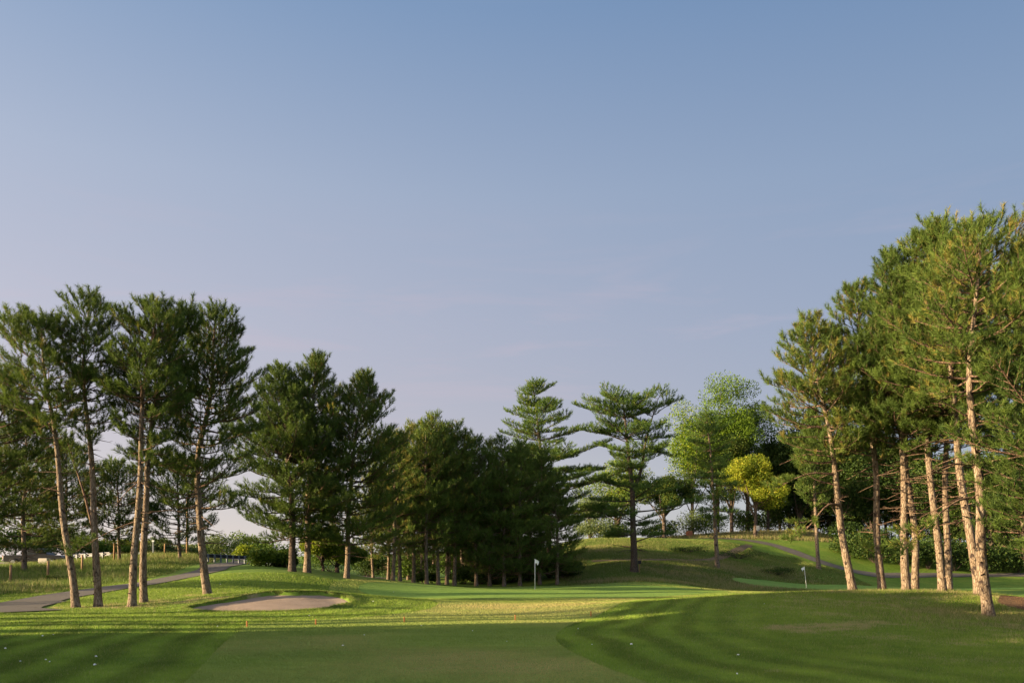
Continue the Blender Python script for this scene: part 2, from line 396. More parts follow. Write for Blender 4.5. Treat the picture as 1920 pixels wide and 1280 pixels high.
def turf(name, base_a, base_b, base_c, straw, fine=60, stripe_amt=.18, macro=.35, bstr=.5, an=(1, 1, 1), drycol=None):
    m, nt = new_mat(name)
    v = coords(nt, 'Object', an)
    nbig = noise(nt, macro, 5, .6, v); nmid = noise(nt, 3.2, 5, .65, v); nf = noise(nt, fine, 3, .7, v)
    col = ramp(nt, [(.28, base_a), (.5, base_b), (.72, base_c)], nbig)
    col = mix(nt, col, mix(nt, col, (.45, .5, .4), 1.0, 'MULTIPLY'), ramp(nt, [(.42, (0, 0, 0)), (.75, (.8, .8, .8))], nmid))
    col = mix(nt, col, mix(nt, col, (1.6, 1.45, 1.3), 1.0, 'MULTIPLY'), ramp(nt, [(.45, (0, 0, 0)), (.8, (.7, .7, .7))], nf))
    st = attr(nt, 'stripe')
    sf = mth(nt, 'MULTIPLY_ADD', st, stripe_amt, 1.0)
    comb = N(nt, 'ShaderNodeCombineColor'); 
    for i in range(3): nt.links.new(sf, comb.inputs[i])
    col = mix(nt, col, comb.outputs[0], 1.0, 'MULTIPLY')
    dn = noise(nt, 2.6, 6, .7, coords(nt, 'Object', (1, 1.6, 1)))
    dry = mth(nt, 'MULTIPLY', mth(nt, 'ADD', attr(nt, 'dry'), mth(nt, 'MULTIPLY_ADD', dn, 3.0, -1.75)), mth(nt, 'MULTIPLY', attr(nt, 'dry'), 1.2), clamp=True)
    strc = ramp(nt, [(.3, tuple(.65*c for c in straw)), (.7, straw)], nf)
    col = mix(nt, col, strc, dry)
    h = mth(nt, 'ADD', mth(nt, 'MULTIPLY', nf, .6), nmid)
    principled(nt, col, .85, .12, h, bstr, .03)
    return m
M['rough'] = turf('rough_turf', (.080, .140, .017), (.110, .180, .024), (.160, .205, .034), (.36, .27, .15), 45)
M['fairway'] = turf('fairway_turf', (.120, .185, .030), (.150, .222, .038), (.205, .245, .050), (.36, .29, .13), 70, macro=.22, bstr=.2)
M['green'] = turf('green_turf', (0.133, 0.238, 0.042), (0.154, 0.259, 0.050), (0.182, 0.273, 0.056), (0.350, 0.336, 0.140), 90, stripe_amt=0, macro=.12, bstr=.08)
def simple(name, ca, cb, scale=8, rough=.8, spec=.3, bstr=.3, bdist=.01, metal=0, det=5):
    m, nt = new_mat(name)
    n = noise(nt, scale, det, .6, coords(nt)); n2 = noise(nt, scale*7, 3, .6, coords(nt))
    col = ramp(nt, [(.3, ca), (.7, cb)], mth(nt, 'MULTIPLY_ADD', n2, .4, mth(nt, 'MULTIPLY', n, .6)))
    principled(nt, col, rough, spec, n2, bstr, bdist, metal)
    return m
M['asphalt'] = simple('worn_asphalt', (.070, .062, .054), (.125, .110, .096), 1.2, .9, .2, .4)
M['road'] = simple('worn_road', (.16, .14, .12), (.24, .21, .18), 1.0, .9, .2, .2)
M['dirt'] = simple('dirt', (.10, .075, .045), (.18, .13, .08), 2, .95, .1, .5)
M['sand'] = simple('bunker_sand', (.20, .150, .115), (.31, .240, .190), 1.6, .95, .1, .5, .03)
M['straw'] = simple('pine_straw', (.09, .055, .03), (.23, .145, .085), 9, .95, .1, .9, .05)
M['white'] = simple('white_paint', (.72, .72, .70), (.82, .82, .80), 12, .4, .5, .05)
M['cloth'] = simple('white_flag_cloth', (.74, .74, .72), (.85, .85, .83), 30, .8, .2, .2)
M['post'] = simple('weathered_post', (.20, .12, .06), (.34, .21, .11), 14, .85, .2, .5)
M['stake'] = simple('painted_stake', (.28, .10, .03), (.42, .17, .045), 30, .6, .3, .2)
M['galv'] = simple('galvanised_steel', (.11, .125, .15), (.18, .20, .23), 6, .6, .4, .1)
M['rail_in_shade'] = simple('shaded_steel', (.02, .022, .035), (.035, .04, .06), 6, .5, .5, .1)  # shade on the rail's back side put into its dark base colour
M['black'] = simple('black_paint', (.006, .007, .009), (.011, .012, .014), 3, .45, .3, .02)
M['glass'] = simple('car_glass', (.015, .018, .02), (.02, .025, .03), 3, .35, .3, .0)
M['rubber'] = simple('rubber', (.015, .015, .015), (.025, .025, .025), 20, .8, .2, .2)
M['chrome'] = simple('pale_metal', (.5, .5, .5), (.6, .6, .6), 6, .3, .5, .05, metal=.8)
M['concrete'] = simple('concrete', (.50, .45, .38), (.62, .56, .48), 7, .9, .2, .3)
M['redlamp'] = simple('red_lamp', (.25, .02, .02), (.35, .03, .03), 7, .3, .5, .0)
M['barrel'] = simple('rust_orange_paint', (.30, .10, .05), (.42, .16, .08), 7, .7, .3, .2)
M['feather'] = simple('feather_white', (.7, .7, .7), (.85, .85, .85), 40, .7, .2, .2)
M['cutedge'] = simple('bare_soil', (.05, .035, .022), (.10, .065, .04), 7, .95, .1, .5)

# ------------------------------------------------------------------ ground and sheets
dry, stripe, mead = masks(XX.ravel(), YY.ravel())
ny, nx = XX.shape
idx = np.arange(nx*ny).reshape(ny, nx)
quads = np.stack([idx[:-1, :-1], idx[:-1, 1:], idx[1:, 1:], idx[1:, :-1]], -1).reshape(-1, 4)
ground = link('ground', make_mesh('ground', np.stack([XX.ravel(), YY.ravel(), GH.ravel()], 1), quads=quads, pointattrs={'dry': dry, 'stripe': stripe}), M['rough'])
tag(ground, kind='structure')

def sheet(name, poly, mat, off, step=.8, bstep=.35, zfun=None, label=None):
    B = resample_closed(poly, bstep)
    x0, y0 = B.min(0); x1, y1 = B.max(0)
    rs = np.random.RandomState(3)
    gx, gy = np.meshgrid(np.arange(x0, x1, step), np.arange(y0, y1, step))
    gx = (gx + rs.uniform(-.2, .2, gx.shape)*step).ravel(); gy = (gy + rs.uniform(-.2, .2, gy.shape)*step).ravel()
    k = inside(B, gx, gy); gx, gy = gx[k], gy[k]
    k = dist_poly(B, gx, gy) > bstep*.5; gx, gy = gx[k], gy[k]
    co = [Vector(p) for p in B] + [Vector((a, b)) for a, b in zip(gx, gy)]
    n = len(B)
    r = delaunay_2d_cdt(co, [(i, (i+1) % n) for i in range(n)], [], 1, 1e-6)
    V = np.array([(p[0], p[1]) for p in r[0]]); F = [f for f in r[2]]
    x, y = V[:, 0], V[:, 1]
    z = (zfun(x, y) if zfun else gh(x, y)) + off
    T = np.array([f[:3] for f in F])
    a = V[T[:, 0]]; b = V[T[:, 1]]; c = V[T[:, 2]]
    flip = ((b-a)[:, 0]*(c-a)[:, 1] - (b-a)[:, 1]*(c-a)[:, 0]) < 0
    T[flip] = T[flip][:, ::-1]
    dr, stp, _ = masks(x, y)
    dr = np.maximum(gauss(x, y, -.5, 28, 9, 6.5)*.75, .55*np.clip(3*(fbm(x+31, y*1.3, .33)-.5), 0, 1)) if name == 'fairway' else dr*.0  # gold of the sunlit approach put into the straw amount, plus dry patches
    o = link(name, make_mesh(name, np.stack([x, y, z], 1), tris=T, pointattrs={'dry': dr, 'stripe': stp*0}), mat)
    tag(o, kind='structure'); return o
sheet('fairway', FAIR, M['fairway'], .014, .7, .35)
sheet('putting_green', GREEN, M['green'], .026, .8)
sheet('putting_green', GREEN2, M['green'], .022, 1.2, .8)
BIG = BUNK + (BUNK - BUNK.mean(0)) * .03
sheet('bunker_sand', BIG, M['sand'], 0, .22, .15, zfun=lambda x, y: sand_h(x, y, raw_h(x, y)) + .015*np.sin(x*9+y*4)*np.clip(fbm(x, y, 1.2)-.3, 0, 1))
sheet('pine_straw_bed', MULCH, M['straw'], .02, .5)
def ribbon(name, P, w, mat, off=.03, step=.7, k=6, wob=.08, crown=.0):
    C = smooth_line(P, step)
    T = np.gradient(C, axis=0); T /= np.linalg.norm(T, axis=1)[:, None]
    Nn = np.stack([T[:, 1], -T[:, 0]], 1)
    rs = np.random.RandomState(7)
    rows = []
    s = np.linspace(-1, 1, k)
    wl = w/2 + wob*np.sin(np.arange(len(C))*.9 + 1) + rs.uniform(-wob, wob, len(C))*.5
    XY = C[:, None] + Nn[:, None] * (s[None, :, None] * wl[:, None, None])
    x, y = XY[..., 0].ravel(), XY[..., 1].ravel()
    z = gh(x, y) + off
    i = np.arange(len(C)*k).reshape(len(C), k)
    q = np.stack([i[:-1, :-1], i[:-1, 1:], i[1:, 1:], i[1:, :-1]], -1).reshape(-1, 4)
    o = link(name, make_mesh(name, np.stack([x, y, z], 1), quads=q), mat); tag(o, kind='structure')
    return o, C
_, CL = ribbon('cart_path', PATH_L, 2.4, M['asphalt'], .035)
_, CL2 = ribbon('cart_path', PATH_L2, 2.7, M['asphalt'], .030)
_, CR = ribbon('cart_path', PATH_R, 2.1, M['asphalt'], .05)
_, CT = ribbon('dirt_trail', TRAIL, 1.0, M['dirt'], .04)
_, CRD = ribbon('road', ROAD, 7.0, M['road'], .05, 1.5)

# ------------------------------------------------------------------ grass
def blades(name, x, y, h, w, tone, lean, mat, seed, kind='stuff', zoff=-.005, spread=.3):
    rs = np.random.RandomState(seed); n = len(x)
    z = gh(x, y) + zoff
    az = rs.uniform(0, 2*math.pi, n); la = rs.uniform(0, 2*math.pi, n); ll = h * lean * rs.uniform(.2, 1, n)
    B = np.stack([x, y, z], 1)
    sd = np.stack([np.cos(az), np.sin(az), np.zeros(n)], 1) * w[:, None] * .5
    tip = B + np.stack([np.cos(la)*ll, np.sin(la)*ll, h], 1)
    V = np.stack([B - sd, B + sd, tip], 1).reshape(-1, 3)
    T = np.arange(3*n).reshape(-1, 3)
    o = link(name, make_mesh(name, V, tris=T, faceattrs={'tone': tone[0], 'dry': tone[1], 'stripe': tone[2]}, smooth=False), mat)
    tag(o, kind=kind); return o
def blade_mat(name, dark, light, straw):
    m, nt = new_mat(name)
    col = ramp(nt, [(0, dark), (1, light)], attr(nt, 'tone'))
    sf = mth(nt, 'MULTIPLY_ADD', attr(nt, 'stripe'), .26, 1.0)
    comb = N(nt, 'ShaderNodeCombineColor')
    for i in range(3): nt.links.new(sf, comb.inputs[i])
    col = mix(nt, col, comb.outputs[0], 1.0, 'MULTIPLY')
    col = mix(nt, col, straw, attr(nt, 'dry'))
    d = N(nt, 'ShaderNodeBsdfPrincipled'); d.inputs['Roughness'].default_value = .6; d.inputs['Specular IOR Level'].default_value = .2
    nt.links.new(col, d.inputs['Base Color'])
    t = N(nt, 'ShaderNodeBsdfTranslucent'); nt.links.new(col, t.inputs[0])
    mx = N(nt, 'ShaderNodeMixShader'); mx.inputs[0].default_value = .35
    nt.links.new(d.outputs[0], mx.inputs[1]); nt.links.new(t.outputs[0], mx.inputs[2])
    o = N(nt, 'ShaderNodeOutputMaterial'); nt.links.new(mx.outputs[0], o.inputs[0]); return m
M['lawn'] = blade_mat('lawn_blades', (.088, .158, .020), (.262, .350, .048), (.42, .32, .18))
M['short'] = blade_mat('mown_blades', (.125, .200, .032), (.250, .340, .062), (.42, .34, .14))
M['litter'] = blade_mat('needle_litter', (.11, .06, .03), (.40, .23, .12), (.4, .3, .2))
M['tall'] = blade_mat('tall_grass_blades', (.070, .120, .020), (.17, .215, .045), (.38, .29, .15))
def free_of(x, y, polys, pad_lines):
    k = np.ones(x.shape, bool)
    for P in polys: k &= ~inside(P, x, y)
    for L, w in pad_lines: 
        bx = (x > L[:, 0].min()-w) & (x < L[:, 0].max()+w) & (y > L[:, 1].min()-w) & (y < L[:, 1].max()+w)
        if bx.any():
            d = np.full(x.shape, 9e9); d[bx] = dist_poly(L, x[bx], y[bx], False); k &= d > w
    return k
LINES = [(CL[::2], 1.42), (CL2[::2], 1.42), (CR[::2], 1.6), (CRD, 3.4)]
rs = np.random.RandomState(11)
n = 1500000
D = np.exp(rs.uniform(math.log(9.2), math.log(48), n))
a = rs.uniform(-.74, .74, n)
x, y = a * D, D
FS = resample_closed(FAIR, .5)
k = free_of(x, y, [FS, resample_closed(BIG, .4), MULCH], LINES[:2]); x, y = x[k], y[k]
dr, stp, _ = masks(x, y)
far = y / 12
h = .032 * far**.5 * rs.uniform(.5, 1.4, len(x)) * (.7 + .9*fbm(x, y, 1.1)); w = .0058 * far**.9 * rs.uniform(.7, 1.4, len(x))
tone = np.clip(-.05 + .6*fbm(x, y, .7) + .5*fbm(x, y, 2.8) + rs.uniform(-.25, .25, len(x)) , 0, 1)
dd = (rs.rand(len(x)) < np.clip(dr*2.2*np.clip(4*(fbm(x, y*1.6, 2.2)-.40), 0, 1) + .25*np.clip((x-5)/6, 0, 1)*np.clip(4*(fbm(x+60, y, .9)-.47), 0, 1), 0, .92)).astype(float) * rs.uniform(.4, .9, len(x))
dd = np.maximum(dd, (rs.rand(len(x)) < .05) * .6)
blades('rough_grass', x, y, h, w, (tone, dd, stp), .8, M['lawn'], 1)
n = 900000
D = np.exp(rs.uniform(math.log(9.2), math.log(67), n)); x = rs.uniform(-.5, .5, n)*D; y = D
k = inside(FS, x, y); x, y = x[k], y[k]
gr = inside(resample_closed(GREEN, .5), x, y); far = y/12
h = np.where(gr, .010, .021) * far**.5 * rs.uniform(.5, 1.3, len(x)); w = .0065*far**.9*rs.uniform(.7, 1.4, len(x))
tn = np.clip(-.25 + .9*fbm(x, y*2.2, .35) + .55*fbm(x, y*1.6, 2.4) + rs.uniform(-.2, .2, len(x)), 0, 1)
sunlit_dry = gauss(x, y, -.5, 28, 9, 6.5)*.5*np.clip(-.2+2.2*fbm(x, y*2, .5), 0, 1) + .5*np.clip(3*(fbm(x+31, y*1.3, .33)-.5), 0, 1)  # sunlight's gold painted on the approach blades as straw, plus dry patches
dd = np.where(gr, .0, sunlit_dry +  .75*np.clip(2.4*(fbm(x+5, y*1.8, .22)-.46), 0, 1) + .04 + .25*(rs.rand(len(x)) < .12))*rs.uniform(.5, 1, len(x))
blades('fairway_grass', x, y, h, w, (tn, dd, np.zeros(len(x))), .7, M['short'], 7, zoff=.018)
n = 26000
t = rs.randint(0, len(BUNK), n); rim = BUNK + (BUNK - BUNK.mean(0))*.012
x = rim[t, 0] + rs.normal(0, .10, n); y = rim[t, 1] + np.abs(rs.normal(0, .08, n))*np.sign(rim[t, 1]-29.5)
k = ~inside(BUNK, x, y); x, y = x[k], y[k]
blades('bunker_fringe_grass', x, y, rs.uniform(.03, .10, len(x)), rs.uniform(.008, .014, len(x)), (rs.rand(len(x))*.6, (rs.rand(len(x)) < .25)*.6, np.zeros(len(x))), .8, M['lawn'], 9)
n = 40000
x = rs.uniform(12.5, 24, n); y = rs.uniform(22, 30.5, n)
k = rs.rand(n) < np.exp(-(dist_poly(MULCH, x, y)/1.1)**2)*.8; k |= inside(MULCH, x, y); k |= rs.rand(n) < gauss(x, y, 14.6, 24.2, 1.6, 1.4)*.6; x, y = x[k], y[k]
blades('fallen_needles', x, y, rs.uniform(.005, .03, len(x)), rs.uniform(.008, .014, len(x)), (rs.rand(len(x)), np.zeros(len(x)), np.zeros(len(x))), 4.0, M['litter'], 12, zoff=.02)
# longer wispy grass on the right knoll
n = 110000
cx = rs.uniform(8.5, 20, n); cy = rs.uniform(15.5, 30, n)
k = (rs.rand(n) < np.clip(gauss(cx, cy, 14.2, 21.5, 3.4, 4.2)*1.5, 0, 1) * (fbm(cx, cy, .8) > .42)) | (rs.rand(n) < .8*gauss(cx, cy, 13.5, 29, 3.5, .8))
x, y = cx[k], cy[k]; k = free_of(x, y, [MULCH], []); x, y = x[k], y[k]
blades('wispy_grass', x, y, rs.uniform(.05, .17, len(x)), rs.uniform(.006, .010, len(x)), (rs.rand(len(x)), (rs.rand(len(x)) < .45)*rs.uniform(.4, 1, len(x)), np.zeros(len(x))), .7, M['tall'], 2)
# tall meadow grass on the left slope
n = 230000
x = rs.uniform(-62, -21.5, n); y = rs.uniform(33, 80, n)
edge = 22.1 + np.clip((40 - y) * .1, 0, 3)
k = (x < -edge) & (x > -.80*y) & (y > 37 + 1.5*np.sin(x)); x, y = x[k], y[k]
k = free_of(x, y, [], [(CL[::2], 2.3), (CRD, 3.6)]); x, y = x[k], y[k]
_, _, md = masks(x, y); nn = fbm(x, y, .35)
h = rs.uniform(.18, .5, len(x)) * (.5 + nn) * np.clip((dist_poly(CL[::2], x, y, False) - 1.6) / 3, .3, 1)
dd = (rs.rand(len(x)) < np.clip(.08 + 1.3*(nn-.48), .03, .6)) * rs.uniform(.3, .9, len(x))
blades('meadow_grass', x, y, h, rs.uniform(.02, .045, len(x)), (np.clip(nn + rs.uniform(-.3, .3, len(x)), 0, 1), dd, np.zeros(len(x))), .6, M['tall'], 3)
# hillside grass behind the green
n = 330000
x = rs.uniform(4, 48, n); y = rs.uniform(66.5, 100, n)
k = free_of(x, y, [resample_closed(FAIR, 1), resample_closed(GREEN2, 1)], [(CR[::2], 1.9), (CT, .5)])
k &= (y > 67.5 + np.clip((x - 22) * .35, 0, 6)) & (x < 40); x, y = x[k], y[k]
dr, _, _ = masks(x, y); nn = fbm(x, y*1.5, .3)
h = rs.uniform(.05, .20, len(x)) * (.3 + 1.2*np.clip(nn*1.3 - .15 + dr, 0, 1)); dd = (rs.rand(len(x)) < dr*.9 + .10) * rs.uniform(.4, .9, len(x))
blades('hillside_grass', x, y, h, rs.uniform(.03, .06, len(x)), (np.clip(nn*1.3 - .05 + rs.uniform(-.2, .2, len(x)), 0, 1), dd, np.zeros(len(x))), .6, M['tall'], 4)
n = 26000
x = rs.uniform(18, 46, n); y = rs.uniform(110.5, 122, n)
blades('verge_grass', x, y, rs.uniform(.2, .6, n), rs.uniform(.03, .07, n), (rs.rand(n), (rs.rand(n) < .7)*rs.uniform(.4, .9, n), np.zeros(n)), .6, M['tall'], 5)

# ------------------------------------------------------------------ pine trees
def norm(v): return v / (np.linalg.norm(v, axis=-1, keepdims=True) + 1e-9)
class TreeBuf:
    def __init__(s): s.A = []; s.B = []; s.ra = []; s.rb = []; s.TP = []; s.TD = []; s.TS = []
    def seg(s, a, b, ra, rb): s.A.append(a); s.B.append(b); s.ra.append(ra); s.rb.append(rb)
    def tuft(s, p, d, sc=1.0): s.TP.append(p); s.TD.append(d); s.TS.append(sc)
def grow_branch(tb, P, r0, rg, s0, sp, style, dead=False, lat=.42):
    """P: polyline; s0: fraction where needles start; sp: tuft spacing"""
    P = np.asarray(P); n = len(P)
    L = np.r_[0, np.cumsum(np.linalg.norm(np.diff(P, axis=0), axis=1))]; tot = L[-1]
    rr = r0 * (1 - .8 * L / tot)
    for i in range(n-1): tb.seg(P[i], P[i+1], rr[i], rr[i+1])
    step = sp * (1.15 if not dead else 2.2)
    s = tot * (s0 if not dead else .25) * rg.uniform(.7, 1.1); side = 1
    def at(q):
        return np.array([np.interp(q, L, P[:, k]) for k in range(3)])
    while s < tot:
        c = at(s); d = norm(at(min(s + .05, tot)) - at(max(s - .05, 0)))
        hor = norm(np.array([-d[1], d[0], 0.0]))
        up = np.array([0, 0, 1.0])
        fr = s / tot
        l = (lat * tot * (1 - fr)**.8 + .26) * rg.uniform(.65, 1.25)
        l = min(l, 1.3)
        if style == 'white': dv = norm(d*.65 + side*hor*rg.uniform(.55, .95) + up*rg.uniform(-.02, .16))
        else: dv = norm(d*.7 + side*hor*rg.uniform(.3, .8) + up*rg.uniform(-.1, .45))
        if dead:
            l *= .7; e = c + dv*l + np.array([0, 0, -.08*l]); tb.seg(c, e, .35*r0*(1-.5*fr), .004)
            if rg.random() < .5:
                m = c + (e-c)*.5; tb.seg(m, m + norm(dv + np.array([rg.uniform(-.8, .8), rg.uniform(-.8, .8), rg.uniform(-.5, .5)]))*l*.5, .2*r0, .003)
        else:
            mid = c + dv*l*.5; e = mid + norm(dv + up*(.25 if style != 'white' else .08))*l*.5
            tb.seg(c, mid, .4*r0*(1-.5*fr) + .003, .008); tb.seg(mid, e, .008, .005)
            q = l * .25
            while q < l:
                pt = c + (mid-c)*(q/(l*.5)) if q < l*.5 else mid + (e-mid)*((q-l*.5)/(l*.5))
                td = norm(dv*.55 + up*(.8 if style != 'white' else .5) + np.array([rg.uniform(-.5, .5), rg.uniform(-.5, .5), rg.uniform(-.25, .3)]))
                tb.tuft(pt + td*.04, td, rg.uniform(.8, 1.15)); q += sp * rg.uniform(.8, 1.2)
            tb.tuft(e, norm(dv + up*.7), 1.1)
        side = -side; s += step * rg.uniform(.6, 1.2)
    if not dead:
        tb.tuft(P[-1], norm(P[-1]-P[-2] + np.array([0, 0, .5])), 1.2)
PROF = {
 'point': [(0, .6), (.18, 1.0), (.42, .9), (.65, .64), (.85, .34), (.95, .17), (1, .06)],
 'red':  [(0, .62), (.15, .9), (.35, 1.0), (.6, .86), (.8, .56), (.92, .3), (1, .1)],
 'cone': [(0, .9), (.12, 1.0), (.35, .86), (.6, .62), (.8, .38), (1, .08)],
 'top':  [(0, .45), (.2, .7), (.45, 1.0), (.7, .85), (.85, .52), (.94, .3), (1, .1)],
 'white':[(0, .7), (.25, 1.0), (.5, .8), (.62, .58), (.75, .66), (.88, .48), (.95, .3), (1, .12)],
 'flat':[(0, .9), (.18, 1.0), (.3, .75), (.42, .35), (.55, .42), (.68, .8), (.85, 1.0), (.94, .6), (1, .25)],
}
def needles(tb, rg, nn, ln, wd, seed, tone_top=None, warm=.1, tbase=0.35):
    P = np.array(tb.TP); Dv = np.array(tb.TD); Sc = np.array(tb.TS); n = len(P)
    rs = np.random.RandomState(seed)
    clump = vnoise(P[:, 0]+P[:, 2]*.7+seed, P[:, 1]+P[:, 2]*.9, 1.3)
    tone = np.clip(tbase*.6 + .5*clump + rs.uniform(-.16, .2, n), 0, .84)
    warmm = rs.rand(n) < warm; tone = np.where(warmm, rs.uniform(.86, 1, n), tone)
    P = np.repeat(P, nn, 0); Dn = np.repeat(Dv, nn, 0); Sn = np.repeat(Sc, nn); tn = np.repeat(tone, nn)
    R = norm(rs.normal(size=(n*nn, 3)))
    d = norm(Dn*.95 + R*.8)
    b = P + Dn * (rs.uniform(-.55, .95, n*nn) * ln * Sn)[:, None]
    l = ln * Sn * rs.uniform(.75, 1.1, n*nn)
    sd = norm(np.cross(d, norm(rs.normal(size=(n*nn, 3))))) * (wd * .5)
    V = np.stack([b - sd, b + sd, b + d*l[:, None]], 1).reshape(-1, 3)
    T = np.arange(3*n*nn).reshape(-1, 3)
    tn = np.clip(tn + rs.uniform(-.08, .08, n*nn), 0, 1)
    return V, T, tn
def pine(label, pts, D, r0, vc, R, seed, style='red', prof='red', lod=1.0, dens=1.0, vdead=None, extras=(), group=None, asym=(0, 0), warm=.08, tbase=.35,
         barkm='bark', base=None, name='pine_tree', cat='tree', whorl=.40, forks=(), droop=0.0, needle=None):
    rg = random.Random(seed); rs = np.random.RandomState(seed)
    PW = np.array([W(u, v, D) for u, v in pts])
    PW[:, 1] += np.r_[0, rs.uniform(-.35, .35, len(PW)-1)]
    x0, y0 = PW[0, 0], PW[0, 1]; z0 = g1(x0, y0); PW[0, 2] = z0 - .12
    org = np.array([x0, y0, z0])
    P = PW - org
    # resample trunk by height with a smooth curve
    hs = P[:, 2]; H = hs[-1]
    hh = np.linspace(hs[0], H, 26)
    def cr(col):
        a = np.interp(hh, hs, P[:, col]); 
        for _ in range(3): a[1:-1] = .25*a[:-2] + .5*a[1:-1] + .25*a[2:]
        return a + .03*np.sin(hh*1.1 + seed + col)*np.clip(hh, 0, 1)
    T = np.stack([cr(0), cr(1), hh], 1)
    def tr(h): return np.array([np.interp(h, hh, T[:, 0]), np.interp(h, hh, T[:, 1]), h])
    def rad(h):
        f = max(0, h)/H
        return r0 * (.85 if D < 40 else .92) * ((1-f)**.75*.93 + .07) * (1 + .18*math.exp(-max(h, 0)/.3))
    root = empty(name, org); tag(root, label, cat, group)
    mb = MB(); k = 12 if D < 45 else (8 if D < 90 else 6)
    hd = np.linspace(T[0, 2], H, 40 if D < 45 else 20)
    TP_ = np.array([tr(h) for h in hd]); mb.tube(TP_, [rad(h)*(1+.16*math.exp(-max(h,0)/.1))*(1+.035*math.sin(h*4.3+seed)) for h in hd], k, cap=False)
    tb = TreeBuf()
    for fk in forks:    # secondary leaders
        FP = np.array([W(u, v, D) for u, v in fk[0]]) - org
        FP[:, 1] += np.linspace(0, fk[2] if len(fk) > 2 else .4, len(FP))
        FP[0] = tr(FP[0][2]); 
        tt = np.linspace(0, len(FP)-1, 14); FPs = np.stack([np.interp(tt, range(len(FP)), FP[:, c]) for c in range(3)], 1)
        for _ in range(2): FPs[1:-1] = .25*FPs[:-2] + .5*FPs[1:-1] + .25*FPs[2:]
        mb.tube(FPs, np.linspace(fk[1], .03, len(FPs)), k, cap=False)
        for q in range(4, 14):
            for _ in range(3):
                az = rg.uniform(0, 2*math.pi); L_ = R * rg.uniform(.3, .62) * (1 - .4*q/13)
                dv = np.array([math.cos(az), math.sin(az), rg.uniform(.1, .6)])
                s_ = FPs[q]; pl = [s_ + dv*L_*f + np.array([0, 0, .25*L_*f*f]) for f in (0, .35, .7, 1)]
                grow_branch(tb, pl, .03, rg, .3, .2*lod, style)
    Hc = EYE + (HZ - vc)/K*D - z0
    Hd = Hc - 2.5 if vdead is None else EYE + (HZ - vdead)/K*D - z0
    Hd = max(Hd, .8)
    h = Hd + rg.uniform(0, .3); PR = PROF[prof]
    px, py = [p[0] for p in PR], [p[1] for p in PR]
    while h < H - .05:
        t = (h - Hc)/(H - Hc)
        nb = rg.choice([4, 5, 5, 6]) if style != 'white' else rg.choice([7, 7, 8])
        a0 = rg.uniform(0, 2*math.pi)
        wf = rg.uniform(.75, 1.12) if style != 'white' else rg.uniform(.6, 1.15)
        for i in range(nb):
            az = a0 + i*2*math.pi/nb + rg.uniform(-.4, .4)
            dead = t < 0
            if dead and rg.random() < .22: continue
            if not dead and rg.random() > dens*(1.15 if t > .3 else .9): 
                if rg.random() < .5: continue
                dead = True
            pf = float(np.interp(max(t, 0), px, py))
            L_ = R * pf * wf * (rg.uniform(.72, 1.12) if style != 'white' else rg.choice([rg.uniform(.45, .75), rg.uniform(.8, 1.15), rg.uniform(.8, 1.15)])) * (1 + asym[0]*math.cos(az) + asym[1]*math.sin(az))
            if dead: L_ *= rg.uniform(.3, .95)
            L_ = max(L_, .25)
            if style == 'white': el = math.radians(-3 + 22*max(t, 0)**2 + rg.uniform(-12, 14)); curl = .10
            else: el = math.radians(-10 + 36*max(t, 0)**1.3 + rg.uniform(-14, 16)); curl = .30
            if dead: el = math.radians(rg.uniform(-25, 18)); curl = -.05
            c = tr(h + rg.uniform(-.12, .12)); dv = np.array([math.cos(az)*math.cos(el), math.sin(az)*math.cos(el), math.sin(el)])
            bend = np.array([-math.sin(az), math.cos(az), 0]) * rg.uniform(-.12, .12)
            pl = [c + dv*L_*f + bend*L_*f*f + np.array([0, 0, (curl*f*f - droop*f*(1.4-f))*L_]) for f in (0, .25, .5, .75, 1)]
            grow_branch(tb, pl, min(.014 + .013*L_, rad(h)*.5), rg, (.28 if t < .8 else .12), .21*lod, style, dead)
        h += (whorl*rg.uniform(.75, 1.25) if style != 'white' else rg.uniform(.7, 1.35)) * (1 - .25*max(t, 0))
    for k2 in range(4): tb.tuft(tr(H - .12*k2), norm(np.array([rg.uniform(-.3, .3), rg.uniform(-.3, .3), 1])), 1.2)
    for ex in extras:
        EP = np.array([W(u, v, D) for u, v in ex[0]]) - org
        EP[:, 1] += np.linspace(0, ex[2], len(EP))
        tt = np.linspace(0, len(EP)-1, 12); E2 = np.stack([np.interp(tt, range(len(EP)), EP[:, c]) for c in range(3)], 1)
        for _ in range(2): E2[1:-1] = .25*E2[:-2] + .5*E2[1:-1] + .25*E2[2:]
        if ex[3] >= 1: grow_branch(tb, E2, ex[1], rg, .3, .3, style, dead=True)
        else: grow_branch(tb, E2, ex[1], rg, ex[3], .17*lod, style, lat=.3)
    # knots and snapped stubs on the bare bole
    if D < 60:
        hh_ = .5
        while hh_ < Hc:
            for _ in range(rg.choice([1, 2, 3])):
                az = rg.uniform(0, 2*math.pi); c = tr(hh_); e = np.array([math.cos(az), math.sin(az), rg.uniform(-.2, .3)])
                rr = rad(hh_); tb.seg(c + e*rr*.8, c + e*(rr + rg.uniform(.01, .05)), .035, .02)
            hh_ += rg.uniform(.25, .5)
    nq = sum(len(q_) for q_ in mb.q)
    v, q = batch_prisms(tb.A, tb.B, tb.ra, tb.rb, 4 if D < 45 else 3)
    mb.add(v, None, q)
    me = make_mesh('trunk', np.vstack(mb.v), quads=np.vstack(mb.q)); me.materials.append(M[barkm]); me.materials.append(M['twig'] if barkm == 'bark' else M['bark_dark'])
    mi = np.ones(len(me.polygons), np.int32); mi[:nq] = 0; me.polygons.foreach_set('material_index', mi)
    link('trunk', me, None, root)
    nn, ln, wd = (38, .175, .0165) if D < 45 else ((26, .21, .025) if D < 60 else ((13, .24, .042) if D < 90 else (9, .34, .08)))
    if style == 'white': ln *= 1.1
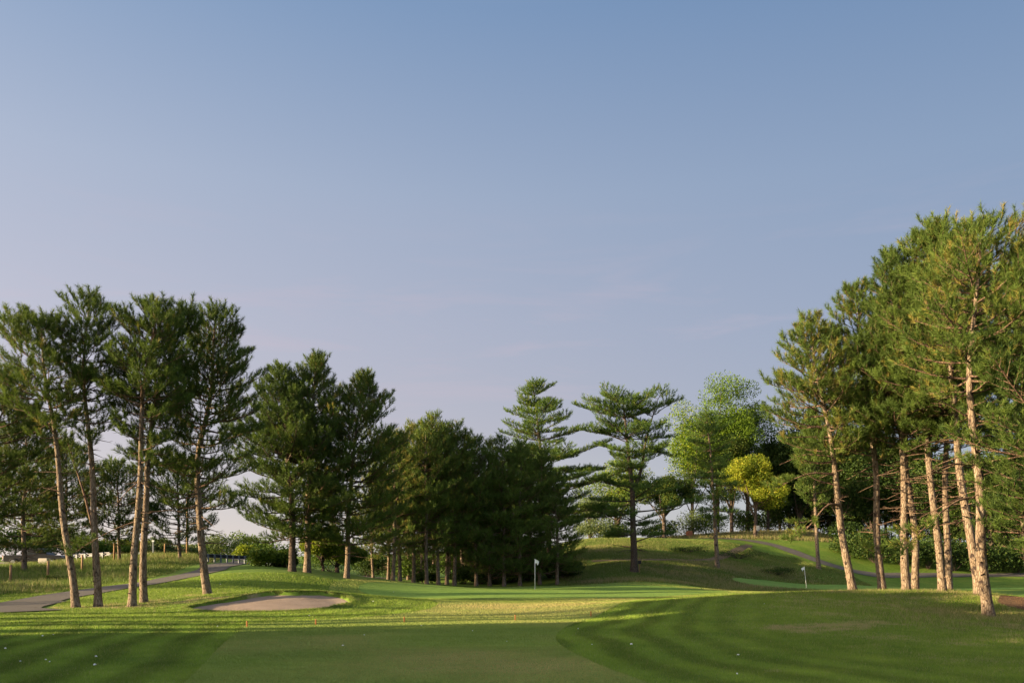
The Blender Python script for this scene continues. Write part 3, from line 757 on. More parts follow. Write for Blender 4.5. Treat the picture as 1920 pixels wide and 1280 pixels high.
    V, Tn, tone = needles(tb, rg, nn, ln*(.6+.4*lod), wd, seed, warm=warm, tbase=tbase)
    link('crown', make_mesh('crown', V, tris=Tn, faceattrs={'tone': tone}, smooth=False), needle or (M['needle_white'] if style == 'white' else M['needle']), root)
    root['n_t'] = len(tb.TP)
    return root

GL = None
TREES = {}
# left clump in front of the cart path
TREES['L1'] = pine('slim pine leaning left, first pale trunk from the left edge', [(143,1138),(122,990),(105,850),(94,700),(84,606)], 30, .165, 830, 1.9, 101, prof='top', vdead=930, dens=.8, asym=(-.15, 0), warm=.05)
TREES['L2'] = pine('tall pine with a forked limb, second pale trunk from the left edge', [(184,1135),(178,1000),(166,850),(160,690),(161,556)], 30.3, .165, 850, 1.75, 102, prof='top', vdead=960, dens=.75, asym=(0, 0), extras=[([(173,985),(155,930),(135,880),(112,820)], .06, .5, .55)], warm=.05)
TREES['L3'] = pine('pale trunked pine leaning right, front one of the crossing pair left of the bunker', [(247,1137),(258,985),(270,830),(279,690),(290,566)], 30, .17, 870, 1.8, 103, prof='top', vdead=990, dens=.8, asym=(.05, 0), extras=[([(265,975),(235,985),(190,1010),(150,1040)], .03, -.6, .75), ([(262,900),(235,920),(205,950)], .03, .3, 1)], warm=.04)
TREES['L4'] = pine('darker pine just behind the crossing pair, crown between two paler pines', [(270,1132),(275,985),(284,830),(300,700),(352,586)], 31.5, .17, 900, 1.8, 104, prof='top', vdead=1000, dens=.85, warm=.03, extras=[([(280,960),(320,955),(365,965)], .03, .5, 1)])
TREES['L5'] = pine('shaded pine by the left end of the bunker with foliage low on its trunk', [(390,1118),(378,990),(372,860),(390,740),(412,582)], 33.5, .2, 960, 2.3, 105, prof='red', vdead=1030, dens=.85, asym=(.1, 0), warm=.03)
TREES['L0'] = pine('bushy pine at the left edge with foliage down to the meadow', [(-45,1132),(-40,950),(-20,820),(-5,700)], 33, .17, 1000, 2.6, 106, prof='red', vdead=1040, dens=.95, warm=.12)
TREES['L00'] = pine('dark bushy pine behind the leaning left pines at the meadow edge', [(45,1062),(48,950),(50,775)], 58, .2, 1035, 4.0, 107, prof='red', lod=1.3, dens=1, vdead=1050)
TREES['L6'] = pine('dark low pine standing in the meadow between the first two pale trunks', [(128,1062),(126,960),(130,835)], 63, .17, 1030, 3.2, 108, prof='red', lod=1.3, dens=.9, vdead=1050)
TREES['L7'] = pine('small dark pine low behind the forked trunk and the crossing pair', [(224,1058),(222,980),(218,868)], 66, .16, 1030, 3.2, 109, prof='red', lod=1.3, dens=.75, vdead=1045)
TREES['L8'] = pine('dark pine in the background between the crossing pair and the shaded bunker pine', [(338,1056),(336,960),(332,862)], 68, .17, 1020, 3.3, 110, prof='red', lod=1.3, dens=.8, vdead=1040)
# middle group
TREES['M1'] = pine('broad dark pine on the grass bank, left one of the two behind the bunker', [(548,1070),(548,960),(540,850),(528,690)], 50, .24, 1015, 4.0, 111, prof='point', lod=1.15, vdead=1020, barkm='bark_dark', dens=1, asym=(-.1, 0))
TREES['M2'] = pine('tall pine on the bank with one sunlit and one dark trunk side', [(576,1073),(578,960),(582,850),(590,672)], 51, .24, 1005, 3.5, 112, prof='point', lod=1.15, vdead=1020, dens=1)
TREES['M3'] = pine('full pine with sunlit base where the bank slopes down to the grove', [(650,1083),(652,960),(664,850),(682,704)], 53, .2, 1030, 4.0, 113, prof='point', lod=1.15, vdead=1040, dens=1, asym=(.15, 0))
# grove
grove = [(737,1088,62,815,2.9),(750,1089,65,835,2.6),(775,1090,66,800,2.8),(800,1091,64,795,2.9),(822,1093,66,784,2.9),(838,1094,68,800,2.7),(852,1094,67,795,2.9),(893,1095,68,825,3.2),(918,1095,69,828,3.0),(945,1095,68,822,3.2),(975,1095,69,830,3.4),(1012,1093,70,850,3.4),(1045,1092,69,890,3.0)]
glab = ['slim pine at the left end of the dense grove', 'pine beside the left end of the grove, thin and shaded', 'pine in the left part of the grove with a pale sunlit trunk', 'grove pine with a peaked top right of the taller bank pines', 'tallest pine in the left half of the grove', 'grove pine with a thin pale trunk between two tall tops', 'grove pine with its round top just left of the gap before the white pine',
        'dark pine in the middle of the grove with a lit stem', 'dense dark pine of the grove left of the flagstick', 'wide dark pine behind the nearer flagstick', 'dense pine just left of and behind the flag', 'dark pine at the right of the grove, below the layered pine', 'low dark pine at the right end of the grove next to the hillside']
for i, (u, v, D, vt, R) in enumerate(grove):
    TREES['G%d' % i] = pine(glab[i], [(u, v), (u + random.Random(i).uniform(-4, 4), (v+vt)/2), (u + random.Random(i+9).uniform(-8, 6), vt)], D, .17, 1040 if u < 870 else 1075, R, 200+i, prof='red' if u < 900 else 'cone', lod=1.35, vdead=1062 if u < 870 else 1088, dens=.86, warm=.1 if u < 870 else .04, tbase=.62 if u < 870 else .55, group='pines of the dense grove behind the green', whorl=.55)
TREES['W1'] = pine('tall layered pine rising above the right end of the dark grove', [(1030,1085),(1028,930),(1012,830),(1000,724)], 76, .3, 1000, 6.2, 131, style='white', prof='white', lod=.95, dens=1, vdead=1040, barkm='bark_dark', asym=(.12, 0), name='layered_pine_tree')
TREES['W2'] = pine('big dark layered pine with a forked stem alone on the hillside', [(1189,1070),(1188,980),(1184,900),(1176,820),(1168,745)], 73, .36, 1005, 5.1, 132, style='white', prof='flat', lod=1.0, dens=.85, vdead=1030, barkm='bark_dark', name='layered_pine_tree',
    forks=[([(1188,925),(1204,880),(1212,820),(1236,745)], .2, .5)], extras=[([(1192,1015),(1225,1004),(1262,1000)], .07, 0, .4), ([(1190,960),(1150,955),(1108,950)], .07, .6, .4), ([(1190,925),(1140,905),(1098,900)], .07, -.4, .4), ([(1190,940),(1235,925),(1275,915)], .07, -.6, .4), ([(1184,850),(1220,845),(1262,858)], .06, -.5, .5),
      ([(1178,830),(1140,815),(1085,805)], .06, -.2, .55), ([(1176,790),(1145,765),(1108,752)], .06, -.5, .35), ([(1236,770),(1260,755),(1276,750)], .05, -.5, .3)])
TREES['S1'] = pine('slender pine with bare pale trunk midway on the hillside', [(1345,1062),(1340,960),(1332,860),(1322,765)], 82, .26, 985, 3.0, 133, style='white', prof='red', lod=1.35, dens=.9, vdead=1010)
TREES['S2'] = pine('thin grey pine beside the cart path behind the leaning pine', [(1535,1062),(1530,960),(1526,860),(1524,770)], 94, .26, 950, 2.4, 134, prof='red', lod=1.35, dens=.8, vdead=1000)
# right clump
TREES['R1'] = pine('leaning pine at the left end of the right clump with a long drooping bough', [(1600,1105),(1585,1000),(1566,890),(1548,800),(1528,690),(1520,592)], 30, .175, 880, 1.95, 141, prof='point', vdead=960, dens=1, asym=(-.2, 0), warm=.08, tbase=.5,
    extras=[([(1575,948),(1550,942),(1525,965),(1495,1000),(1462,1015)], .05, -1.0, .55), ([(1566,890),(1520,885),(1470,905),(1440,925)], .045, -.5, .5), ([(1556,855),(1510,850),(1465,870)], .04, .2, 1), ([(1572,910),(1530,900),(1500,880)], .035, 0, 1)])
TREES['R2'] = pine('straight pine, second trunk of the right clump with a tuft of needles low on it', [(1655,1105),(1650,1000),(1643,880),(1630,750),(1608,538)], 30.3, .17, 860, 2.2, 142, prof='point', vdead=1010, dens=1, asym=(-.15, 0), warm=.08, tbase=.5, extras=[([(1655,1040),(1635,1035),(1618,1028)], .02, -.3, .1)])
TREES['R3'] = pine('pale pine in the middle of the right clump, forking low down', [(1700,1106),(1698,1000),(1692,880),(1684,700),(1668,484)], 29.5, .175, 860, 2.3, 143, prof='point', vdead=1000, dens=1, warm=.08, tbase=.5)
TREES['R4'] = pine('darker pine touching the back of the pale middle pine', [(1716,1106),(1710,1000),(1704,880),(1700,720),(1712,520)], 31.5, .165, 860, 2.1, 144, prof='red', vdead=960, dens=1, warm=.15)
TREES['R5'] = pine('left one of the twin pines meeting at the foot in the right clump', [(1768,1106),(1752,1000),(1734,880),(1728,700),(1732,432)], 29, .16, 850, 2.4, 145, prof='point', vdead=1000, dens=1, warm=.08, tbase=.5, asym=(-.15, 0))
TREES['R6'] = pine('right one of the twin pines meeting at the foot in the right clump', [(1779,1106),(1776,1000),(1774,880),(1775,700),(1780,455)], 30.5, .155, 840, 2.3, 146, prof='red', vdead=950, dens=1, warm=.2, tbase=.5)
TREES['R7'] = pine('tall pine close behind the foremost pine on the right knoll', [(1837,1112),(1818,1000),(1798,870),(1778,740),(1764,430)], 28, .19, 800, 2.6, 147, prof='point', vdead=990, dens=1, warm=.08, tbase=.5, extras=[([(1790,830),(1740,828),(1690,850)], .04, -.3, 1), ([(1782,760),(1730,765),(1680,785)], .04, -.6, .8)])
TREES['R8'] = pine('foremost right pine with shaded grey foot and a long dipping bough', [(1855,1158),(1842,1050),(1830,930),(1815,820),(1806,720),(1842,418)], 23.6, .185, 760, 2.3, 148, prof='point', vdead=930, dens=1, warm=.18, tbase=.45, asym=(.1, -.1),
    extras=[([(1832,932),(1790,935),(1745,960),(1695,1000),(1648,1042)], .04, -1.2, .68), ([(1822,870),(1770,872),(1715,895)], .035, -.6, 1), ([(1812,780),(1770,760),(1730,750)], .035, -.4, 1)])
TREES['R9'] = pine('pine at the right edge whose low boughs reach into view', [(2010,1150),(2000,950),(1985,760),(1960,470)], 22, .2, 1040, 2.55, 149, prof='red', vdead=1080, dens=1, warm=.15, asym=(-.15, 0),
    extras=[([(2005,1040),(1960,1025),(1905,1045)], .03, -.5, .3)])
TREES['R10'] = pine('pine filling the right edge behind the foremost trunks', [(1935,1120),(1925,950),(1915,760),(1900,500)], 32, .19, 960, 2.6, 150, prof='point', vdead=1020, dens=1, warm=.12)

# ------------------------------------------------------------------ broadleaf trees and shrubs
def broadleaf(label, u, v, D, vt, R, seed, mat='leaf', trunk=.25, name='broadleaf_tree', nclump=26, leaf=.24, nleaf=420, squash=1.0, lowf=.28, group=None, forks=1, warm=.12, cat='tree', tb=.35, barkm='bark_dark', zb=None, barrel=1.0):
    rg = random.Random(seed); rs = np.random.RandomState(seed)
    x0 = (u-960)/K*D; z0 = g1(x0, D) if zb is None else zb
    H = EYE + (HZ - vt)/K*D - z0
    root = empty(name, (x0, D, z0)); tag(root, label, cat, group)
    mb = MB(); lo = H*lowf; cz = (lo + H)/2; hz = (H - lo)/2
    C = []; rad = []
    for i in range(nclump):
        d = norm(rs.normal(size=3)); f = rs.uniform(.2, 1.0)
        rr = hz*.34*rs.uniform(.45, 1.35)
        t = d[2]*f
        wz = 1 - .35*max(t, 0)*squash
        C.append([d[0]*f*(R-.2)*wz*barrel, d[1]*f*(R-.2)*wz, cz + t*(hz - rr*.6)]); rad.append(max(.35, min(rr, R*.42)))
    C = np.array(C); rad = np.array(rad)
    # trunk and limbs
    top = np.array([rg.uniform(-.2, .2), 0, lo + hz*.8])
    mb.tube([(0, 0, -.15), (0, 0, .4), (rg.uniform(-.1, .1), 0, lo*.8), top*.6 + np.array([0, 0, lo*.4]), top], [trunk*1.35, trunk, trunk*.85, trunk*.55, .04], 8, cap=False)
    for i in range(min(len(C), 16)):
        h0 = lo*.7 + rs.uniform(0, .5)*hz; s_ = np.array([0, 0, h0]); e = C[i]
        m = (s_+e)/2 + np.array([0, 0, -.12*np.linalg.norm(e-s_)])
        mb.tube([s_, m, e], [trunk*.38, trunk*.22, .02], 5, cap=False)
    mb.build('trunk', M[barkm], root, smooth=True)
    P = []; 
    for c, r in zip(C, rad):
        n = int(nleaf * 3.0 * (r/ (hz*.3+.01))**2) + 60
        d = norm(rs.normal(size=(n, 3))); f = rs.uniform(.25, 1.05, n)**.5
        P.append(c + d * (f*r)[:, None] * np.array([1.15, 1.15, .8]))
    P = np.vstack(P); n = len(P)
    P = P + rs.normal(size=P.shape)*.07
    tone = np.clip(tb + .9*(vnoise(P[:, 0]*.8 + P[:, 2]*.5, P[:, 1] + P[:, 2], .9)-.5) + rs.uniform(-.2, .2, n), 0, .84)
    tone = np.where(rs.rand(n) < warm, rs.uniform(.86, 1, n), tone)
    a = norm(rs.normal(size=(n, 3))); b = norm(np.cross(a, rs.normal(size=(n, 3))))
    sz = leaf * .9 * rs.uniform(.6, 1.2, n)[:, None]
    V = np.stack([P - a*sz*.5, P + b*sz*.32, P + a*sz*.5, P - b*sz*.32], 1).reshape(-1, 3)
    link('crown', make_mesh('crown', V, quads=np.arange(4*n).reshape(-1, 4), faceattrs={'tone': tone}, smooth=False), M[mat], root)
    return root
def shrub(label, u, D, w, h, seed, mat='leaf', leaf=.16, group=None, n=3500, warm=.1, x=None, tb=.4, name='shrub'):
    rs = np.random.RandomState(seed)
    x0 = (u-960)/K*D if x is None else x; z0 = g1(x0, D)
    root = empty(name, (x0, D, z0)); tag(root, label, 'shrub', group)
    mb = MB(); ends = []
    for i in range(14):
        az = rs.uniform(0, 6.28); r = rs.uniform(.15, .42)*w; e = np.array([math.cos(az)*r, math.sin(az)*r*.8, h*rs.uniform(.3, .8)*(1-.5*(r/w))]); ends.append(e)
        mb.tube([(math.cos(az)*.1, math.sin(az)*.1, -.05), e*.5+np.array([0, 0, .05*h]), e], [.035, .025, .01], 5, cap=False)
    mb.build('stems', M['bark_dark'], root, smooth=True)
    E = np.array(ends); c = E[rs.randint(0, len(E), n)]
    d = norm(rs.normal(size=(n, 3))); f = rs.rand(n)**.4
    P = c + d*(f)[:, None]*np.array([w*.22, w*.2, h*.27])
    P[:, 2] = np.clip(P[:, 2], .03, None)
    tone = np.clip(tb + .5*(vnoise(P[:, 0]*2, P[:, 1]+P[:, 2]*2, 1)-.5) + rs.uniform(-.2, .2, n), 0, .84); tone = np.where(rs.rand(n) < warm, rs.uniform(.86, 1, n), tone)
    a = norm(rs.normal(size=(n, 3))); b = norm(np.cross(a, rs.normal(size=(n, 3)))); sz = leaf*rs.uniform(.6, 1.2, n)[:, None]
    V = np.stack([P - a*sz*.5, P + b*sz*.3, P + a*sz*.5, P - b*sz*.3], 1).reshape(-1, 3)
    link('foliage', make_mesh('foliage', V, quads=np.arange(4*n).reshape(-1, 4), faceattrs={'tone': tone}, smooth=False), M[mat], root)
    return root
broadleaf('tall bright green broadleaf tree with a towering top behind the hill path', 1345, 1005, 122, 676, 5.4, 301, 'leaf_bright', .35, nclump=44, nleaf=420, leaf=.3, lowf=.2, tb=.6, warm=.25, squash=.8)
broadleaf('green broadleaf tree, right shoulder of the tall bright one', 1402, 1003, 124, 686, 4.8, 302, 'leaf', .35, nclump=36, nleaf=420, leaf=.3, lowf=.2, tb=.42, warm=.1, squash=.8)
broadleaf('golden yellow tree beside the cart path at the wood edge', 1416, 1000, 112, 846, 4.3, 303, 'leaf_yellow', .28, nclump=22, nleaf=320, leaf=.26, lowf=.3, warm=.2, tb=.5)
broadleaf('yellow green tree glowing behind the forked hillside pine', 1155, 1008, 120, 840, 5.4, 304, 'leaf', .3, nclump=24, nleaf=220, leaf=.28, lowf=.22, tb=.7, warm=.45)
broadleaf('small tree with a forked stem on the crest right of the hillside pine', 1245, 1008, 110, 880, 4.6, 305, 'leaf_dark', .3, nclump=24, nleaf=240, leaf=.27, lowf=.32, tb=.4, warm=.2)
broadleaf('green tree behind the slender hillside pine', 1298, 1006, 120, 728, 4.8, 306, 'leaf_bright', .3, nclump=34, nleaf=330, leaf=.28, lowf=.2, tb=.5, warm=.2)
broadleaf('dark green tree at the left border of the wood', 1372, 1003, 120, 800, 4.6, 307, 'leaf_dark', .3, nclump=32, nleaf=330, leaf=.27, lowf=.22, tb=.6)
broadleaf('sparse grey green tree between the grove and the hillside pine', 1105, 1012, 112, 900, 4.0, 308, 'leaf_grey', .22, nclump=20, nleaf=150, leaf=.25, lowf=.15, tb=.4)
broadleaf('golden leaved small tree lit between the bank pines', 606, 1078, 60, 975, 2.0, 309, 'leaf_yellow', .1, nclump=20, nleaf=230, leaf=.18, lowf=.12, tb=.3, warm=.3)
broadleaf('low green tree between the two groups of bank pines', 632, 1080, 62, 1000, 2.2, 310, 'leaf', .16, nclump=18, nleaf=200, leaf=.18, lowf=.15, tb=.5)
rg = random.Random(9)
for i, (u, D) in enumerate([(700,78),(728,80),(765,82),(790,79),(812,84),(843,80),(866,78),(882,83),(905,80),(932,84),(962,82),(995,80)]):
    x = (u-960)/K*D
    copy_thing(TREES['G%d' % (i % 8)], (x, D, g1(x, D)), rg.uniform(0, 6), rg.uniform(.85, .98), 'shaded pine in the back row of the dense grove', 'pines in the back row of the grove')
# wood behind the right clump
woods = []
wl = 'dark tree of the wood behind the right hand pines'
protoA = broadleaf(wl, 1480, 1000, 126, 815, 4.8, 320, 'leaf_dark', .28, nclump=40, nleaf=330, leaf=.34, lowf=.08, group='trees of the wood behind the right hand pines', tb=.5)
protoB = broadleaf(wl, 1530, 1002, 128, 800, 5.0, 321, 'leaf_dark', .28, nclump=40, nleaf=330, leaf=.34, lowf=.1, group='trees of the wood behind the right hand pines', tb=.25)
protoC = pine(wl, [(1440,1002),(1441,920),(1438,838)], 124, .26, 960, 3.6, 322, style='red', lod=2.0, vdead=985, group='trees of the wood behind the right hand pines', barkm='bark_dark')
rg = random.Random(77)
for i, (u, D) in enumerate([(1462,132),(1500,124),(1515,134),(1555,126),(1580,120),(1600,132),(1635,122),(1660,128),(1690,118),(1720,126),(1750,116),(1775,124),(1800,114),(1830,122),(1860,113),(1890,120),(1920,112),(1955,118),(1990,110),(2030,116),
                            (1610,138),(1700,136),(1790,134),(1880,132),(1970,130)]):
    x = (u-960)/K*D
    copy_thing([protoA, protoB, protoC, protoA, protoB][i % 5], (x, D, g1(x, D)), rg.uniform(0, 6), rg.uniform(.85, 1.2), wl, 'trees of the wood behind the right hand pines')
for i, (u, D, w, h) in enumerate([(1590,112,6,3.2),(1640,110,6,3.5),(1700,108,7,3.5),(1760,107,7,3.6),(1830,106,7,3.8),(1900,105,7,4),(1960,104,7,4),(1600,105,6,3.4),(1640,103,7,4.2),(1690,103,7,4.4),(1740,102.5,7,4.4),(1790,102.5,7,4.6),(1850,102.5,7,4.6),(1910,102.5,7,4.6),(1970,102.5,7,4.6),(1390,124,7,4),(1430,128,8,5),(1470,130,8,5),(1505,128,7,4.6),(1540,130,8,5),(1575,126,8,5)]):
    shrub('dark undergrowth shrub at the foot of the right wood', u, D, w, h, 400+i, 'leaf_dark', .3, 'undergrowth shrubs along the right wood', 2600)
# undergrowth behind the grove
for i, (u, D, w, h, m) in enumerate([(690,84,5,3,'leaf_dark'),(735,88,5,3.4,'leaf_dark'),(775,80,4,2.6,'leaf'),(815,90,6,4,'leaf_dark'),(860,86,5,3,'leaf'),(905,84,5,3,'leaf_dark'),(955,86,6,3.4,'leaf_dark'),(1000,84,6,3,'leaf_dark'),(760,100,7,5,'leaf_yellow'),(850,104,7,5,'leaf'),(935,104,7,5,'leaf'),(690,100,8,6,'leaf_dark'),(795,74,2.4,1.6,'leaf_dark'),(870,73,2.6,1.8,'leaf_dark'),(900,73,4,1.9,'leaf_dark'),(930,74,4,2.2,'leaf'),(962,74,4,2.0,'leaf_dark'),(990,74,4,2.2,'leaf_dark'),(1030,74,4,2.4,'leaf_dark'),(1060,73,3,1.8,'leaf_dark')]):
    shrub('green undergrowth seen between the thin trunks of the grove', u, D, w, h, 430+i, m, .24, 'undergrowth behind the grove', 2600, tb=.5)
for i, (u, D, w, h, m, lb) in enumerate([(1120,108,6,3.4,'leaf_grey','grey green bush on the hilltop left of the forked hillside pine'),(1150,112,6,3.8,'leaf','round bush on the hilltop just left of the big pine trunk'),(1235,112,7,3,'leaf_dark','low dark bush on the hilltop right of the big pine trunk'),(1285,116,8,5,'leaf_grey','pale bush behind the rust coloured barrel'),(1325,116,6,4,'leaf','bush on the crest between the barrel and the slender pine')]):
    shrub(lb, u, D, w, h, 450+i, m, .24, None, 3000)
for i, (u, D, w, h, m, lb) in enumerate([(503,57,3.2,1.6,'leaf','leafy green shrub at the end of the guardrail'),(535,58,1.8,1.5,'leaf_dark','dark shrub against the foot of the bank pine'),(468,95,4,2.4,'leaf_yellow','yellow bush lit by the sun beyond the guardrail'),
     (425,120,8,4.6,'leaf_grey','grey green bush beyond the road above the guardrail'),(395,125,7,3.4,'leaf','rounded bush beyond the road left of the guardrail'),(455,122,8,5.2,'leaf','light green bush beyond the road right of centre of the guardrail'),(500,120,8,4.5,'leaf','bush beyond the road behind the leafy green shrub'),(620,110,9,5,'leaf','far bush seen between the bank pines'),
     (15,92,8,4.5,'leaf_dark','dark bush behind the parked pickup at the left edge'),(75,94,8,5,'leaf_dark','dark bush behind the cab of the parked pickup'),(125,92,6,3.6,'leaf_dark','dark bush between the pickup and the short guardrail'),(-40,90,8,5,'leaf_dark','dark bush left of the parked pickup'),(360,105,5,2.4,'leaf','small bush on the meadow crest near the utility pole'),(325,100,6,2.0,'leaf_grey','low bush on the meadow crest left of the utility pole'),(222,98,6,2.6,'leaf_yellow','yellow brush on the meadow crest behind the red topped post'),(255,100,6,2.4,'leaf_yellow','yellow brush on the meadow crest right of the red topped post'),(195,96,6,2.2,'leaf','green brush on the meadow crest left of the red topped post'),(296,96,4,2.6,'leaf_grey','grey brush at the foot of the grey post')]):
    shrub(lb, u, D, w, h, 470+i, m, .2 if D < 80 else .3, None, 3200 if D > 80 else 5200, tb=.5)
for i, (u, D, w, h, lb) in enumerate([(112,49,1.6,.5,'low dark weed clump in the meadow behind the first trunk'),(1385,92,7,1.1,'spreading dark weed patch right of the slender hillside pine'),(1290,92,6,.8,'dark weed patch left of the slender hillside pine'),(1455,88,4,1.0,'dark weed clump on the slope above the far flag'),(22,44,2.2,.4,'weed clump by the leftmost fence post')]):
    shrub(lb, u, D, w, h, 500+i, 'leaf_dark', .12, None, 2200, name='weed_clump')

# unseen pines to the left, with bushes and small trees added to cast shadow
off = 'pine west of the fairway outside the picture'
rg = random.Random(5)
for i, (x, y, s) in enumerate([(-52,33.5,1.0),(-66,44,1.0)]):
    copy_thing(TREES[['L5', 'M2', 'L3', 'M1'][i % 4]], (x, y, g1(x, y)), rg.uniform(0, 6), s*rg.uniform(.85, 1.05), off, 'pines outside the left of the picture')
for i in range(20):
    y = -19.3 + i*1.7; x = -25 + .8*math.sin(i*2.1) - (2 if i % 2 else 0)
    sh = shrub('tall unseen bush added west of the fairway to shade the foreground', 0, y, 5.2, 9.2 + .5*math.sin(i*1.7), 540+i, 'leaf_dark', .6, 'unseen bushes added on the left to shade the foreground', 3600, x=x, name='shade_bush')  # added blockers that keep the foreground in shadow

for i, (y, x, w, h) in enumerate([(14.9,-31,.9,6.6),(16.5,-31.5,.8,6.3),(17.6,-31,.5,6.9),(19.6,-32,1.1,6.2),(22.6,-31,.8,6.0)]):
    shrub('narrow columnar bush added unseen west of the fairway to streak the shade', 0, y, w, h, 580+i, 'leaf_dark', .4, 'columnar bushes added unseen to streak the shade', 2200, x=x, name='shade_bush')  # added to break the shadow edge into streaks
for i, (y, x) in enumerate([(15.6,-25.5),(17.9,-26.0),(20.3,-25.5)]):
    broadleaf('small high crowned tree added unseen west of the fairway to shade the knoll', 960 + x/y*K, 0, y, HZ - 6.9/y*K, 2.1, 590+i, 'leaf_dark', .12, nclump=22, nleaf=260, leaf=.3, lowf=.62, group='small trees added unseen to shade the knoll')  # added, with crowns raised so only the knoll is shaded
for i in range(17):
    y = 20 + i*2.3; x = -62 + 2*math.sin(i*1.9)
    shrub('rounded bush added unseen west of the meadow to shade it', 0, y, 5.0, 7.6 + 1.4*math.sin(i*2.3), 610+i, 'leaf_dark', .6, 'bushes added unseen to shade the meadow', 2600, x=x, name='shade_bush')  # row added to cast shade over the meadow
# ------------------------------------------------------------------ golf furniture
def flagstick(label, u, v, D, H, seed, lean=0, flip=1):
    x = (u-960)/K*D; z = g1(x, D) + .03
    r = empty('flagstick', (x, D, z)); tag(r, label, 'flagstick')
    mb = MB(); mb.tube([(0, 0, 0), (lean*.5, 0, H*.5), (lean, 0, H)], [.024, .020, .016], 8); mb.build('pole', M['white'], r, smooth=True)
    mb = MB(); mb.tube([(0, 0, .004), (0, 0, .012)], [.075, .075], 14); mb.build('cup', M['white'], r)
    # limp folded flag
    nu, nv = 14, 12; V = []
    for i in range(nu):
        for j in range(nv):
            s = i/(nu-1); t = j/(nv-1)
            X = flip*s*.30*(1-.35*t) ; Z = H - .02 - .30*t - .14*s*s + .07*math.sin(3*s)*t
            Y = .06*math.sin(7*s + 2.5*t + seed)*s + .04*math.sin(11*t*s)
            V.append((lean + X, Y, Z))
    q = [(i*nv+j, i*nv+j+1, (i+1)*nv+j+1, (i+1)*nv+j) for i in range(nu-1) for j in range(nv-1)]
    me = make_mesh('flag', V, quads=q); o = link('flag', me, M['cloth'], r)
    md = o.modifiers.new('thick', 'SOLIDIFY'); md.thickness = .006
    mb = MB(); mb.tube([(lean, 0, H), (lean, 0, H+.03)], [.03, .012], 8); mb.build('finial', M['white'], r)
flagstick('white flagstick with a limp flag on the near green before the dark grove', 1003, 1105, 56, 2.1, 1)
flagstick('smaller distant white flagstick with drooping flag on the far green', 1512, 1103, 80, 2.1, 2, lean=-.22, flip=-1)
SL = ['short orange stake at the left rough edge, leftmost of the five', 'short brown stake left of the sunlit strip below the bunker', 'short orange stake catching the sun on the approach', 'thin brown stake in the middle of the sunlit approach', 'brown stake at the foot of the right knoll, rightmost of the five']
for i, (u, v) in enumerate([(463,1172),(592,1168),(758,1165),(966,1162),(1108,1157)]):
    D = K*EYE/(v-HZ); x = (u-960)/K*D
    r = empty('marker_stake', (x, D, g1(x, D))); tag(r, SL[i], 'stake', 'short stakes in a row across the fairway')
    mb = MB(); mb.box((0, 0, .06), (.038, .038, .20), taper=.95, bev=.004); mb.build('shaft', M['stake'], r)
    mb = MB(); mb.tube([(0, 0, .16), (0, 0, .172), (0, 0, .18)], [.021, .019, .008], 8); mb.build('cap', M['stake'], r)
# white feathers lying about
fl = [(10,1218),(100,1191),(80,1194),(86,1239),(93,1243),(180,1233),(178,1249),(408,1175),(38,1242),(683,1192),(643,1212),(886,1184),(790,1174),(1084,1180),(1110,1210),(1184,1210),(1382,1266),(1384,1230),(1433,1133),(1256,1124),(700,1128),(335,1145),(580,1155),(413,1096),(474,1106),(480,1084),(620,1109),(738,1110),(950,1204)]
for i, (u, v) in enumerate(fl):
    D = K*EYE/(v-HZ)
    for _ in range(6):
        x = (u-960)/K*D; D = D*.5 + .5*K*(EYE - g1(x, D))/(v-HZ)
    x = (u-960)/K*D; s = random.Random(i).uniform(.025, .055)
    mb = MB(); P = []
    for k in range(7): P.append((s*(k/6-.5), .12*s*math.sin(k), .012 + .25*s*math.sin(k/6*3.1)))
    mb.tube(P, [.002, s*.18, s*.26, s*.28, s*.24, s*.15, .002], 6, ell=1.3)
    area = 'on the left rough' if u < 500 and v > 1160 else ('on the bank by the bunker' if u < 760 and v < 1160 else ('on the fairway' if u < 1050 else 'on the right knoll'))
    o = mb.build('feather', M['feather'], None, loc=(x, D, g1(x, D) + .012)); o.rotation_euler = (0, 0, i*1.3)
    tag(o, 'small white feather lying ' + area, 'feather', 'white feathers ' + area)

# ------------------------------------------------------------------ fence posts, poles, guardrails
posts = [(20,1096,48,1058,'leftmost brown fence post in the meadow'),(90,1088,50,1051,'brown fence post in the meadow just left of the first leaning trunk'),(154,1073,56,1040,'brown fence post seen between the first and second trunks'),(214,1056,66,1018,'fence post with a reddish top between the second and third trunks'),(264,1049,70,1017,'dark fence post between the crossing pair of trunks'),(309,1044,73,1016,'fence post on the meadow crest right of the crossing pair')]
for i, (u, v, D, vt, lb) in enumerate(posts):
    x = (u-960)/K*D; z = g1(x, D); h = EYE + (HZ-vt)/K*D - z
    r = empty('fence_post', (x, D, z)); tag(r, lb, 'fence post', 'wooden posts of the meadow fence')
    mb = MB(); mb.tube([(0, 0, -.1), (0, 0, h*.5), (.02, 0, h-.04)], [.075, .072, .07], 9); mb.build('shaft', M['post'], r, smooth=True)
    mb = MB(); mb.tube([(.02, 0, h-.04), (.02, 0, h)], [.068, .045], 9); mb.build('cap', M['barrel'] if i == 3 else M['post'], r)
x = (287-960)/K*74; r = empty('sign_post', (x, 74, g1(x, 74))); tag(r, 'pale grey marker post beside the dark trunk on the meadow crest', 'post')
mb = MB(); mb.box((0, 0, .6), (.14, .05, 1.5), bev=.01); mb.build('shaft', M['galv'], r); mb = MB(); mb.box((0, 0, 1.42), (.2, .07, .14), bev=.01); mb.build('cap', M['white'], r)
